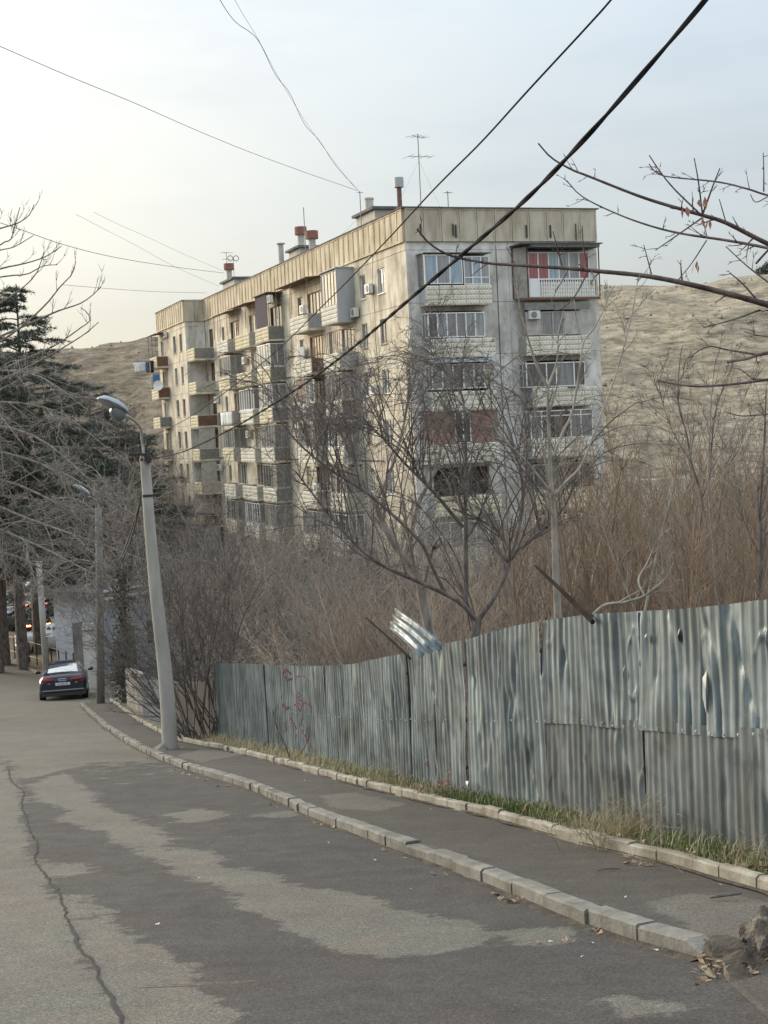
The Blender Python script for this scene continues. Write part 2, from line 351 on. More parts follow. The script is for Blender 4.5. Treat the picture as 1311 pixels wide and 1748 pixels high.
def asphalt(t, pb, use_mask, dark, lightc):
    tcn = N(t, 'ShaderNodeTexCoord')
    nn = lambda s, d=6, r=.6, st=None: (lambda n: (t.links.new((lambda m: (setattr(m.inputs['Scale'], 'default_value', st), t.links.new(tcn.outputs['Object'], m.inputs[0]), m.outputs[0])[-1])(N(t, 'ShaderNodeMapping')) if st else tcn.outputs['Object'], n.inputs[0]), setattr(n.inputs['Scale'], 'default_value', s), setattr(n.inputs['Detail'], 'default_value', d), setattr(n.inputs['Roughness'], 'default_value', r), n.outputs['Fac'])[-1])(N(t, 'ShaderNodeTexNoise'))
    fine = nn(48, 4, .8); grain = nn(130, 2, .6); hue = nn(1.1, 5, .7); mid = nn(3.2, 6, .65); big = nn(.6, 4); smear = nn(1.6, 7, .7, (1.1, .8, 1)); jag = nn(5.0, 8, .75, (1., 1.25, 1))
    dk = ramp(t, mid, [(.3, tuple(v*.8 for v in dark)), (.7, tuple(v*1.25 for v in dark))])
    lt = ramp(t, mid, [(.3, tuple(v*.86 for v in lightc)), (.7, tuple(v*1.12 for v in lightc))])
    if use_mask:
        a = N(t, 'ShaderNodeAttribute'); a.attribute_name = 'wear'
        f = math_(t, 'ADD', a.outputs['Fac'], math_(t, 'MULTIPLY_ADD', jag, .5, -.25))
        f = math_(t, 'ADD', f, math_(t, 'MULTIPLY_ADD', smear, .5, -.25))
        f = math_(t, 'MULTIPLY_ADD', f, 20., .5); n = N(t, 'ShaderNodeClamp'); t.links.new(f, n.inputs[0]); f = n.outputs[0]
    else: f = ramp(t, smear, [(.60, (0, 0, 0)), (.63, (1, 1, 1))])
    c = mixc(t, f, dk, lt)
    c = mixc(t, 1., c, ramp(t, fine, [(.32, (.50, .50, .51)), (.5, (1, 1, 1)), (.68, (1.6, 1.57, 1.5))]), 'MULTIPLY')
    c = mixc(t, 1., c, ramp(t, grain, [(.36, (.6, .6, .6)), (.5, (1, 1, 1)), (.64, (1.6, 1.58, 1.52))]), 'MULTIPLY')
    c = mixc(t, .6, c, ramp(t, big, [(.35, (.85, .85, .86)), (.65, (1.13, 1.1, 1.04))]), 'MULTIPLY')
    c = mixc(t, .85, c, ramp(t, hue, [(.34, (.98, 1.02, .93)), (.48, (1, 1, 1)), (.6, (1.07, .98, .92)), (.7, (.86, .84, .83))]), 'MULTIPLY')
    t.links.new(c, pb.inputs['Base Color'])
    b = N(t, 'ShaderNodeBump'); b.inputs['Strength'].default_value = .9; b.inputs['Distance'].default_value = .006; t.links.new(fine, b.inputs['Height']); t.links.new(b.outputs[0], pb.inputs['Normal'])
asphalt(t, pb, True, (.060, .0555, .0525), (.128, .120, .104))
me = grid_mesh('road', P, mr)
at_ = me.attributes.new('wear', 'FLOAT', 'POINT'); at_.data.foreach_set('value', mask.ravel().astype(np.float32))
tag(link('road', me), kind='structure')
# the long open crack: a ragged groove with its own edges
M['crack'] = mat('crack', (.028, .026, .024), (.05, .045, .04), 1., 20)
rng = np.random.default_rng(11)
cp = [(12, 1310), (20, 1335), (38, 1352), (33, 1372), (44, 1410), (58, 1440), (60, 1478), (82, 1510), (100, 1545), (112, 1580), (132, 1626), (150, 1650), (165, 1685), (182, 1712), (200, 1752), (214, 1800)]
C = spline([G(*q) for q in cp], 190); C[:, :2] += np.cumsum(rng.normal(size=(190, 2))*.004, 0)+rng.normal(size=(190, 2))*.008
wd = .002+.007*np.abs(vnoise(np.arange(190.), np.zeros(190), 7, 5))*2+rng.random(190)*.004
Tn = np.gradient(C, axis=0); Tn /= np.linalg.norm(Tn, axis=1)[:, None]; Nn = np.stack([-Tn[:, 1], Tn[:, 0], 0*Tn[:, 0]], -1)
zz = base(C[:, 1])
rows = [np.column_stack([(C+Nn*wd[:, None]*s)[:, :2], zz+h]) for s, h in ((-1.6, .004), (-.8, .009), (0, .0045), (.8, .009), (1.6, .004))]
tag(link('road_crack', grid_mesh('crack', np.array(rows), M['crack'])), kind='structure')

# ---- pavement between the two kerbs
mpv = bpy.data.materials.new('old pavement asphalt'); mpv.use_nodes = True; t = mpv.node_tree
asphalt(t, t.nodes['Principled BSDF'], True, (.058, .052, .0465), (.102, .094, .082))
t.nodes['Principled BSDF'].inputs['Roughness'].default_value = .9
ys = np.r_[np.arange(ystart-1.6, 14, .1), np.arange(14, yend+2, .3)]
L = np.where(ys < ystart+.02, ko(ystart)+.02, ko(np.minimum(ys, yend))+.1)
Rr = ki(ys)+.02
T = np.r_[0, np.linspace(.0005, 1, 21)]
XX = L[:, None]+(Rr-L)[:, None]*T; YY = np.repeat(ys[:, None], 22, 1)
hh = np.interp(ys, [ystart-1.6, ystart-.4, ystart+.02, yend, yend+2], [.003, .006, .096, .1, .02])[:, None]
ZZ = base(YY)+hh+.008*vnoise(XX, YY, .8, 3)
ZZ[:, 0] = base(YY[:, 0])-.02
pm = np.full(XX.shape, -9.)
for q in [[(545, 1358), (600, 1352), (690, 1372), (650, 1384), (570, 1380)], [(1105, 1540), (1180, 1525), (1260, 1528), (1330, 1545), (1380, 1600), (1250, 1606), (1180, 1590)], [(300, 1290), (345, 1278), (420, 1287), (340, 1301)], [(590, 1640), (800, 1560), (1000, 1560), (880, 1500)][:0] or [(0, 0), (1, 0), (1, 1)]]:
    if q[0] == (0, 0): continue
    pm = np.maximum(pm, sdf([G(*p, dz=.1)[:2] for p in q], XX, YY))
pm = np.maximum(pm, -.42+0*XX)
me = grid_mesh('pavement', np.stack([XX, YY, ZZ], -1), mpv)
a_ = me.attributes.new('wear', 'FLOAT', 'POINT'); a_.data.foreach_set('value', pm.ravel().astype(np.float32))
tag(link('pavement', me), kind='structure')

# ---- verge strip of soil between inner kerb and fence
FB_px = [(372, 1262), (440, 1277), (500, 1290), (560, 1306), (640, 1326), (720, 1346), (800, 1367), (900, 1387), (1000, 1409), (1128, 1438), (1302, 1478), (1460, 1515)]
FT_px = [(372, 1131), (440, 1132), (520, 1136), (600, 1132), (660, 1119), (740, 1101), (790, 1090), (890, 1062), (960, 1050), (1050, 1043), (1150, 1037), (1240, 1030), (1311, 1020), (1460, 1000)]
FB = spline([G(*q, dz=.12) for q in FB_px], 300)
fx = lambda y: np.interp(y, FB[::-1, 1], FB[::-1, 0])
ys = np.arange(5.5, 56, .15); L = ki(ys)+.1; Rr = np.maximum(np.where(ys < 33, fx(ys), L+.6)+.5, L+.4)
T = np.linspace(0, 1, 9); XX = L[:, None]+(Rr-L)[:, None]*T; YY = np.repeat(ys[:, None], 9, 1)
ZZ = base(YY)+.155+.03*vnoise(XX, YY, .35, 9)+.02*T[None]
ZZ[:, -1] -= .6
M['verge'] = mat('verge soil', (.12, .10, .065), (.19, .165, .11), .95, 5, bump=.7, c3=(.10, .115, .05))
tag(link('verge', grid_mesh('verge', np.stack([XX, YY, ZZ], -1), M['verge'])), kind='structure')

# ---- kerbs: every stone its own piece
M['kerb'] = mat('kerb concrete', (.15, .145, .128), (.24, .23, .20), .9, 4.5, bump=.5, second=(2.6, (1, 1, 1), .9, (.5, .48, .43)))
M['kerb_pale'] = mat('pale kerb concrete', (.26, .245, .20), (.36, .335, .28), .9, 5, bump=.5, second=(2.8, (1, 1, 1), .85, (.55, .51, .44)))
def kerb(name, label, path, wd, z0, h, mat_, ln, side, seed, last_cham=False):
    rng = np.random.default_rng(seed); e = empty(name, path[0]); tag(e, label, 'kerb')
    s = np.r_[0, np.cumsum(np.linalg.norm(np.diff(path[:, :2], axis=0), axis=1))]; tot = s[-1]; a = 0.; i = 0; o = np.array(path[0])
    while a < tot-.12:
        l = ln*(.9+.2*rng.random()); b = min(a+l, tot)
        p = lambda q: np.array([np.interp(q, s, path[:, k]) for k in range(3)])
        g = .003; A, B = p(a+g), p(b-g); d = B-A; d /= np.linalg.norm(d[:2])+1e-9; n = np.array([-d[1], d[0], 0])*side; n /= np.linalg.norm(n)
        A = A+n*rng.normal()*.008; B = B+n*rng.normal()*.008; dz = rng.normal()*.006; ch = .010+.014*rng.random()
        A[2] = base(A[1]); B[2] = base(B[1])
        def sec(Q, top): return [Q+[0, 0, z0-.05], Q+[0, 0, top-ch], Q+n*ch+[0, 0, top], Q+n*(wd-ch)+[0, 0, top], Q+n*wd+[0, 0, top-ch], Q+n*wd+[0, 0, z0-.05]]
        tA = z0+h+dz; m = MB()
        if last_cham and i == 0:
            secs = [sec(A-[0, 0, 0], z0+.045), sec(A+d*.14, tA), sec(B, tA)]; 
        else: secs = [sec(A+(B-A)*f+n*rng.normal()*.002, tA+rng.normal()*.0018) for f in (0, .06, .3, .5, .72, .94, 1)]
        secs = np.array(secs)-o
        for sc_ in secs: m.v += [tuple(q) for q in sc_]
        for r in range(len(secs)-1):
            for j in range(6): m.f.append((r*6+j, r*6+(j+1) % 6, r*6+6+(j+1) % 6, r*6+6+j)); m.m.append(0)
        m.f += [tuple(range(6))[::-1], tuple(range((len(secs)-1)*6, len(secs)*6))]; m.m += [0, 0]
        m.build('kerb_stone', mat_, e); a = b; i += 1
    return e
kerb('kerb', 'grey concrete kerb dividing the patched road from the pavement', KO, .14, 0, .105, M['kerb'], .62, -1, 1, True)
kerb('kerb', 'low pale kerb between the pavement and the corrugated metal fence', KI, .085, .1, .095, M['kerb_pale'], .5, -1, 2)
LK = spline([G(x, y) for x, y in ((-60, 1085), (0, 1117), (30, 1133), (60, 1150), (74, 1157))], 60)
kerb('kerb', 'grey kerb at far left below the dark tree trunks', LK, .16, 0, .13, M['kerb'], .9, 1, 3)
LK2 = spline([LK[-1]+[.05, .02, 0], LK[-1]+[.9, .5, 0], LK[-1]+[3.2, .8, 0]], 20)
kerb('kerb', 'short kerb running on behind the parked dark blue sedan', LK2, .16, 0, .13, M['kerb'], .9, 1, 4)
# leaf-covered verge beyond it
M['leafsoil'] = mat('leaf litter soil', (.13, .085, .05), (.2, .14, .08), .95, 2.5, bump=.8, c3=(.09, .10, .05))
vp = np.vstack([LK, LK2])
q = vp.copy(); q[:, 0] += .5; q[:, 1] += 9
rows = np.array([vp+(q-vp)*a for a in np.linspace(0, 1, 14)]); rows[..., 2] = base(rows[..., 1])+.11+.05*vnoise(rows[..., 0], rows[..., 1], 1.5, 2)
tag(link('leafy_bank', grid_mesh('leafy bank', rows, M['leafsoil'])), kind='structure')
print('kerb start/end', KO[0], KO[-1], 'fence', FB[0], FB[-1], 'LK', LK[0], LK[-1])

# drift of soil where the kerb ends
rows = []
for i, t_ in enumerate(np.linspace(0, 1, 26)):
    row = []
    for j, a_ in enumerate(np.linspace(0, 6.283, 49)):
        r = t_*(1+.30*math.sin(a_*3+1)+.18*math.sin(a_*7)+.1*math.sin(a_*13)); c0 = G(1275, 1648)
        x, y = c0[0]+r*.30*math.cos(a_)+.10*r*math.sin(a_), c0[1]+r*.30*math.sin(a_)
        hp = .1*float(sm((y-(ystart-.4))/.42)) if x > ko(ystart)+.03 else 0
        row.append((x, y, float(base(y))+max(hp, 0)*.95+.012+.035*(1-t_)*(1-t_)-.016*t_**6+.012*(1-t_)*float(vnoise(np.array(x*9), np.array(y*9), .5, 4))))
    rows.append(row)
M['drift'] = mat('dark leafy soil', (.03, .024, .018), (.065, .052, .038), .95, 9, bump=1., c3=(.10, .08, .056))
tag(link('soil_drift', grid_mesh('soil drift', np.array(rows), M['drift'])), kind='structure')

# grit and soil washed up along the kerb feet
def gutter(name, path, z, w0, w1, seed, side):
    n = 900; q = spline(path[::8], n); t_ = np.gradient(q, axis=0); t_ /= np.linalg.norm(t_[:, :2], axis=1)[:, None]; nn = np.stack([-t_[:, 1], t_[:, 0], 0*t_[:, 0]], -1)*side
    i_ = np.arange(n)*1.; w = w0+w1*np.clip(vnoise(i_, i_*0, 23, seed)+.35+.9*vnoise(i_, i_*0+7, 6, seed+1), 0, 2)
    rows = [np.column_stack([(q+nn*(w*f)[:, None])[:, :2], base(q[:, 1])+z+h]) for f, h in ((-.1, .012), (.35, .010), (.75, .006), (1., .002))]
    tag(link(name, grid_mesh(name, np.array(rows), M['drift'])), 'dark grit washed up along the foot of a kerb', kind='stuff')
gutter('gutter_grit', KO, .0015, .012, .085, 51, 1); gutter('gutter_grit', KI, .1015+.006, .003, .05, 55, 1)
# ================================================================== APARTMENT BLOCK
YAW = .3446; HT_ = 2.0+9*3.08+.6; ST = 3.08
BCr = np.array([1.9802, 82.6895, 14.3001])
BL = empty('apartment_building', (BCr[0], BCr[1], BCr[2]-HT_), YAW)
tag(BL, 'weathered nine storey concrete panel apartment block with tiled balconies', 'apartment building')
wcol = dict(stretch=(1, 1, .45), rough=.92, bump=.25)
M['wall'] = mat('stained concrete', (.44, .395, .315), (.65, .595, .485),   .92, .75, (1, 1, .8), bump=.3, bscale=6, c3=(.77, .715, .60), second=(1.0, (1.6, 1.6, .45), .85, (.66, .60, .52)))
M['wall_shade'] = mat('shade side concrete', (.50, .48, .435), (.73, .71, .66), .92, .8, (1, 1, .85), bump=.3, bscale=6, c3=(.82, .805, .765), second=(1.0, (1.5, 1.5, .4), .9, (.62, .61, .58)))  # paler, cooler copy for the shaded faces; sky light put into the colour
M['parapet'] = mat('sun side parapet', (.45, .385, .275), (.60, .515, .375), .9, .9, (1, 1, .35), bump=.3, bscale=5, c3=(.70, .62, .48), second=(1.2, (1.5, 1.5, .5), .7, (.68, .64, .57)))  # warm low light put into the colour of the sunward parapet
M['parapet_shade'] = mat('shade side parapet', (.41, .365, .28), (.55, .495, .39), .9, .9, (1, 1, .35), bump=.3, bscale=5, c3=(.54, .495, .40), second=(1.2, (1.5, 1.5, .5), .7, (.68, .64, .57)))  # duller parapet copy for the faces turned from the sun
M['dark'] = mat('dark interior', (.035, .033, .03), (.06, .055, .05), .9, 2)
M['joint'] = mat('dark joint', (.07, .065, .055), rough=1)
M['tile'] = mat('balcony tile', (.68, .645, .54), (.80, .765, .665), .75, 2.5, second=(1.2, (1, 1, .4), .6, (.7, .68, .6)))
M['tile_y'] = mat('yellowed balcony tile', (.66, .59, .41), (.79, .715, .53), .75, 2.5, second=(1.2, (1, 1, .4), .6, (.7, .68, .6)))
M['pvc'] = mat('white window frame', (.74, .75, .74), (.82, .82, .80), .4, 2)
M['oldframe'] = mat('grey timber frame', (.34, .32, .28), (.50, .48, .43), .8, 3)
M['brownframe'] = mat('brown timber', (.10, .06, .04), (.18, .10, .065), .7, 3)
M['redframe'] = mat('red brown timber', (.28, .10, .055), (.36, .14, .08), .7, 3)
M['greysheet'] = mat('grey cladding sheet', (.36, .38, .39), (.46, .48, .49), .7, .9, (1, 1, .4), second=(.9, (1, 1, .3), .7, (.7, .68, .64)))
M['rust'] = mat('rusty steel', (.12, .075, .05), (.20, .12, .08), .85, 6)
M['brickred'] = mat('red brown panel', (.24, .135, .10), (.31, .19, .145), .85, 2)
M['steel'] = mat('painted steel', (.16, .16, .15), (.24, .24, .22), .6, 4)
M['acwhite'] = mat('air conditioner white', (.62, .62, .58), (.74, .74, .70), .5, 3)
M['roofing'] = mat('bitumen roof', (.10, .10, .10), (.16, .16, .155), .9, 2)
M['cap'] = mat('red chimney cap', (.22, .095, .065), (.30, .14, .10), .8, 4)
M['awnblue'] = mat('blue grey awning', (.42, .50, .56), (.52, .58, .62), .5, 3)
M['drape'] = mat('dark drape', (.035, .03, .045), (.06, .05, .07), .9, 6, (6, 6, .4))
def pane_mat(name, c1, c2, sc=7.):
    m = mat(name, c1, c2, .12, sc, (1, 1, .06), spec=.75, mid=(.38, .6)); m.node_tree.nodes['Principled BSDF'].inputs['Coat Weight'].default_value = .25
    m.node_tree.nodes['Principled BSDF'].inputs['Coat Roughness'].default_value = .02; return m
M['glass'] = [pane_mat('pane lace', (.17, .18, .185), (.30, .31, .31)), pane_mat('pane dark', (.03, .032, .035), (.09, .09, .09)), pane_mat('pane blue curtain', (.20, .28, .34), (.34, .43, .48)), pane_mat('pane grey curtain', (.13, .135, .14), (.22, .22, .22)), pane_mat('pane beige curtain', (.32, .29, .21), (.45, .41, .31)), pane_mat('pane red curtain', (.22, .045, .05), (.34, .08, .085)), pane_mat('pane sky reflection', (.42, .37, .26), (.58, .52, .38))]  # last pane: bright sky reflection put into its cream colour
Z = lambda w: HT_-w
def bb(m, v0, v1, u0, u1, w0, w1, mi=0): return m.box(v0, v1, u0, u1, Z(w1), Z(w0), mi)
class Face:
    """a facade plane: a = distance along it, o = outward offset; axis 'L' (normal -x) or 'R' (normal -y) of the block"""
    def __init__(s, ax, o=0.): s.ax = ax; s.o = o
    def box(s, m, a0, a1, o0, o1, w0, w1, mi=0):
        o0 += s.o; o1 += s.o
        if s.ax == 'L': return m.box(-o1, -o0, a0, a1, Z(w1), Z(w0), mi)
        return m.box(a0, a1, -o1, -o0, Z(w1), Z(w0), mi)
    def pt(s, a, o, w):
        o += s.o
        return (-o, a, Z(w)) if s.ax == 'L' else (a, -o, Z(w))
FL, FR, FB_ = Face('L'), Face('R'), Face('L', 1.9)
FBS = Face('R', -53.05)         # near side of the bay (plane u = 53.05)
rB = np.random.default_rng(77)
def wall_panel(F, a0, a1, w0, w1, ops, mt, gap=.012):
    """one concrete panel with its openings cut through, 0.22 thick, reveals included"""
    m = MB(); a0 += gap; a1 -= gap; w0 += gap; w1 -= gap
    ops = [(max(p[0], a0), min(p[1], a1), max(p[2], w0), min(p[3], w1)) for p in ops if p[0] < a1-.05 and p[1] > a0+.05 and p[2] < w1-.05 and p[3] > w0+.05]
    A = sorted({a0, a1, *[p[0] for p in ops], *[p[1] for p in ops]}); Ws = sorted({w0, w1, *[p[2] for p in ops], *[p[3] for p in ops]})
    pr = rB.normal()*.006
    for i in range(len(A)-1):
        for j in range(len(Ws)-1):
            ca, cw = (A[i]+A[i+1])/2, (Ws[j]+Ws[j+1])/2
            if any(p[0] < ca < p[1] and p[2] < cw < p[3] for p in ops): continue
            m.poly([F.pt(A[i], pr, Ws[j]), F.pt(A[i+1], pr, Ws[j]), F.pt(A[i+1], pr, Ws[j+1]), F.pt(A[i], pr, Ws[j+1])])
    for p in ops:
        c = [(p[0], p[2]), (p[1], p[2]), (p[1], p[3]), (p[0], p[3])]
        for k in range(4):
            (x0, y0), (x1, y1) = c[k], c[(k+1) % 4]
            m.poly([F.pt(x0, pr, y0), F.pt(x1, pr, y1), F.pt(x1, -.24, y1), F.pt(x0, -.24, y0)])
    c = [(a0, w0), (a1, w0), (a1, w1), (a0, w1)]
    for k in range(4):
        (x0, y0), (x1, y1) = c[k], c[(k+1) % 4]
        m.poly([F.pt(x0, pr, y0), F.pt(x1, pr, y1), F.pt(x1, -.1, y1), F.pt(x0, -.1, y0)])
    return m.build('wall_panel', mt, BL)
def window(F, a0, a1, w0, w1, n=1, fr='pvc', gl=None, o=-.16, parent=None, mull=None, transom=0., sill=True, fw=.06):
    """frame (a part) with each pane a sub-part"""
    m = MB(); f = F.box
    f(m, a0, a1, o, o+.07, w0, w0+fw); f(m, a0, a1, o, o+.07, w1-fw, w1)
    e = mull or list(np.linspace(a0, a1, n+1))
    for k, a in enumerate(e):
        x0 = a if k == 0 else (a-fw if k == len(e)-1 else a-fw*.6)
        f(m, x0, x0+(fw if k in (0, len(e)-1) else fw*1.2), o, o+.068, w0+fw, w1-fw)
    if transom: f(m, a0+fw, a1-fw, o+.005, o+.06, w0+transom, w0+transom+fw)
    if sill: f(m, a0-.04, a1+.04, o-.02, o+.24 if o < 0 else o+.1, w1+.004, w1+.045)
    w = m.build('window', M[fr], parent or BL)
    for k in range(len(e)-1):
        g = gl[k % len(gl)] if isinstance(gl, (list, tuple)) else (gl if gl is not None else int(rB.choice([0, 0, 1, 1, 3, 3, 4])))
        q = MB(); f(q, e[k]+fw*.4, e[k+1]-fw*.4, o+.012, o+.03, w0+fw*.5, w1-fw*.5)
        q.build('pane', M['glass'][g], w if parent is None else parent)
    return w
def tile_panel(F, a0, a1, w0, w1, o, mt, parent, ns=None, relief=True):
    """cast facing panel with rows of raised squares"""
    m = MB(); F.box(m, a0, a1, o, o+.05, w0, w1)
    if relief:
        nx = ns or max(2, int(round((a1-a0)/.21))); nw = 4; dx = (a1-a0)/nx; dw = (w1-w0)/nw
        for i in range(nx):
            for j in range(nw):
                x, y = a0+dx*i, w0+dw*j
                A = [F.pt(x+dx*p, o+.05, y+dw*q) for p, q in ((.06, .08), (.94, .08), (.94, .92), (.06, .92))]
                B = [F.pt(x+dx*p, o+.085, y+dw*q) for p, q in ((.22, .24), (.78, .24), (.78, .76), (.22, .76))]
                m.hexa(A, B)
                F.box(m, x+dx*.44, x+dx*.56, o+.085, o+.10, y+dw*.78, y+dw*.9, 1)
    return m.build('tile_panel', [mt, M['joint']], parent)
def balcony(F, a0, a1, k, dep=1.05, front=None, mt='tile', side='greysheet', npan=5, w=None, near_side=True, relief=True, rail=False, top=None):
    """slab with front facing panels and end panels; k = storey from the top"""
    wt = (4.63+ST*k) if w is None else w; wb = wt+1.12
    m = MB(); F.box(m, a0, a1, 0, dep-.002, wb-.14, wb+.02); F.box(m, a0, a1, 0, .02, wt, wb-.15)
    for s in (a0+.005, a1-.055): F.box(m, s, s+.05, 0, dep-.01, wt-.02, wt+.03)
    b = m.build('balcony', M['wall'], BL)
    ed = np.linspace(a0, a1, npan+1)
    if not rail:
        for i in range(npan): tile_panel(F, ed[i]+.012, ed[i+1]-.012, wt+rB.normal()*.008, wb+.03+rB.normal()*.008, dep, M[mt], b, relief=relief)
    else:
        q = MB()
        for x in np.arange(a0, a1-.05, .16): F.box(q, x, x+.07, dep, dep+.025, wt+.03, wb-.05)
        F.box(q, a0, a1, dep-.03, dep+.04, wt-.03, wt+.03); q.build('railing', M['pvc'], b)
    for s, t_ in ((a0, a0+.04), (a1-.04, a1)): q = MB(); F.box(q, s, t_, .02, dep-.015, wt+.035, wb-.16); q.build('side_panel', M[side], b)
    return b, wt
def glazing(F, a0, a1, w0, w1, o, b, n=5, fr='pvc', gl=None, side=True, sidegl=3, transom=0., mull=None):
    window(F, a0, a1, w0, w1, n, fr, gl, o-.07, parent=b, transom=transom, sill=False, mull=mull)
    if side:      # glazed ends
        for s in (a0, a1-.05):
            m = MB(); F.box(m, s, s+.05, .02, .09, w0, w1); F.box(m, s, s+.05, .02, o-.08, w0, w0+.06); F.box(m, s, s+.05, .02, o-.08, w1-.06, w1); F.box(m, s, s+.05, o*.5, o*.5+.05, w0+.06, w1-.06)
            m.build('side_frame', M[fr], b)
        for s in (a0+.015, a1-.035): q = MB(); F.box(q, s, s+.02, .09, o-.08, w0+.06, w1-.06); q.build('pane', M['glass'][sidegl], b)
def awning(F, a0, a1, w, dep, mt='rust', drop=.25, posts=True, b=None):
    m = MB(); th = .04
    m.hexa([F.pt(a0-.1, 0, w+th), F.pt(a1+.1, 0, w+th), F.pt(a1+.1, dep, w+drop+th), F.pt(a0-.1, dep, w+drop+th)], [F.pt(a0-.1, 0, w), F.pt(a1+.1, 0, w), F.pt(a1+.1, dep, w+drop), F.pt(a0-.1, dep, w+drop)])
    if posts:
        for a in (a0+.05, (a0+a1)/2, a1-.09): F.box(m, a, a+.04, dep-.14, dep-.10, w+drop+.05, w+2.3)
    return m.build('awning', M[mt], b or BL)
def ac_unit(F, a, w, o=.08, s=1., parent=None):
    m = MB(); F.box(m, a, a+.82*s, o, o+.3*s, w, w+.58*s, 0); F.box(m, a+.05, a+.09, 0, o+.32*s, w+.585*s, w+.62*s, 1); F.box(m, a+.7*s, a+.74*s, 0, o+.32*s, w+.585*s, w+.62*s, 1)
    m.build('air_conditioner', [M['acwhite'], M['steel']], parent or BL)
    g = MB(); c = [F.pt(a+.34*s+.22*s*math.cos(t), o+.3*s+.01, w+.29*s+.22*s*math.sin(t)) for t in np.linspace(0, 2*math.pi, 17)[:-1]]
    d = [F.pt(a+.34*s+.22*s*math.cos(t), o+.3*s+.03, w+.29*s+.22*s*math.sin(t)) for t in np.linspace(0, 2*math.pi, 17)[:-1]]
    g.poly(c); g.poly(d)
    for i in range(16): g.poly([c[i], c[(i+1) % 16], d[(i+1) % 16], d[i]])
    if parent is None: g.build('fan_grille', M['steel'], bpy.data.objects[[o.name for o in BL.children if o.name.startswith('air_conditioner')][-1]])
    else: g.build('fan_grille', M['steel'], parent)

# ---- core volume behind the panels
core = MB()
bb(core, .26, 12.28, .26, 66.2, 1.0, HT_+3); bb(core, -1.64, .25, 53.31, 66.2, 1.0, HT_+3)
core.build('inner_wall', M['dark'], BL)
r_ = MB(); bb(r_, .05, 12.5, .05, 66.4, .85, .99); r_.build('roof', M['roofing'], BL)
# ---- openings
opsL, winL = [], []
def wl(a0, a1, w0, w1, **k): opsL.append((a0, a1, w0, w1)); winL.append((a0, a1, w0, w1, k))
for k in range(9):
    d = ST*k
    wl(3.75, 5.0, 2.98+d, 4.5+d, n=2, fr='pvc' if k != 1 else 'oldframe')
    wl(7.35, 8.4, 2.98+d, 4.5+d, n=2 if k % 3 else 1, fr=('pvc', 'oldframe', 'pvc', 'brownframe')[k % 4])
    wl(14.3, 15.4, 2.95+d, 4.55+d, n=1, fr='oldframe')
    wl(10.2, 12.6, 2.95+d, 5.2+d, n=3, fr='oldframe')
    wl(16.7, 19.9, 2.95+d, 5.1+d, n=4 if k != 1 else 5, fr=('brownframe', 'redframe', 'brownframe', 'pvc')[k % 4], gl=[6, 6, 1, 6] if k == 0 else ([6, 6, 6, 6, 0] if k == 1 else None))
    wl(21.2, 22.4, 2.95+d, 4.5+d, n=1, fr='oldframe')
    wl(26.9, 30.0, 2.95+d, 5.1+d, n=3, fr='oldframe')
    wl(33.0, 36.6, 2.95+d, 5.0+d, n=5, fr='pvc' if k % 2 else 'oldframe', gl=[6, 0, 6, 6, 0] if k < 2 else None)
    wl(40.0, 43.2, 2.95+d, 5.0+d, n=4, fr=('brownframe', 'pvc', 'oldframe')[k % 3], gl=[6, 1, 6, 1] if k == 0 else None)
    wl(45.6, 46.5, 3.1+d, 4.5+d, n=1, fr='oldframe', gl=1)
    wl(50.0, 51.6, 2.9+d, 5.2+d, n=2, fr='brownframe', gl=1)
for a0, a1, w0, w1, k in winL: window(FL, a0, a1, w0, w1, **k)
eL = [0, 6.2, 9.3, 13.6, 16.2, 20.6, 24.4, 26.4, 30.5, 32.4, 37.2, 39.5, 44.0, 48.8, 53.05]
for k in range(-1, 9):
    w0, w1 = (1.98, 2.45) if k < 0 else (2.45+ST*k, 2.45+ST*(k+1))
    for i in range(len(eL)-1): wall_panel(FL, eL[i]+(.0 if i else .0), eL[i+1], w0, w1, [] if k < 0 else opsL, M['wall'])
# right facade: openings behind the balconies
opsR = []
for k in range(9):
    for a0, a1 in ((1.1, 4.7), (7.5, 11.2)): opsR.append((a0, a1, 2.95+ST*k, 5.1+ST*k))
eR = [0, 3.0, 5.75, 6.55, 9.4, 12.54]
eR = [0, 5.75, 6.55, 12.54]
for k in range(-1, 9):
    w0, w1 = (1.98, 2.45) if k < 0 else (2.45+ST*k, 2.45+ST*(k+1))
    for i in range(3): wall_panel(FR, eR[i], eR[i+1], w0, w1, [] if k < 0 else opsR, M['wall_shade'])
far_ = MB(); bb(far_, 12.3, 12.54, .02, 66.2, 1.98, HT_+3); bb(far_, -1.6, 12.2, 66.25, 66.5, 1.98, HT_+3); far_.build('rear_wall', M['wall'], BL)
# bay
opsB = []
for k in range(9):
    d = ST*k
    for a0, a1 in ((54.7, 55.9), (57.6, 58.9)):
        opsB.append((a0, a1, 2.95+d, 4.6+d)); window(FB_, a0, a1, 2.95+d, 4.6+d, 1, 'oldframe', gl=[1, 3, 1][k % 3])
    opsB.append((62.3, 65.0, 2.95+d, 5.0+d)); window(FB_, 62.3, 65.0, 2.95+d, 5.0+d, 4, 'pvc' if k % 2 == 0 else 'oldframe')
for k in range(-1, 9):
    w0, w1 = (1.98, 2.45) if k < 0 else (2.45+ST*k, 2.45+ST*(k+1))
    for a0, a1 in ((53.05, 57), (57, 61.5), (61.5, 66.3)): wall_panel(FB_, a0, a1, w0, w1, [] if k < 0 else opsB, M['wall'])
    wall_panel(FBS, -1.9, -.02, w0, w1, [], M['wall_shade'])
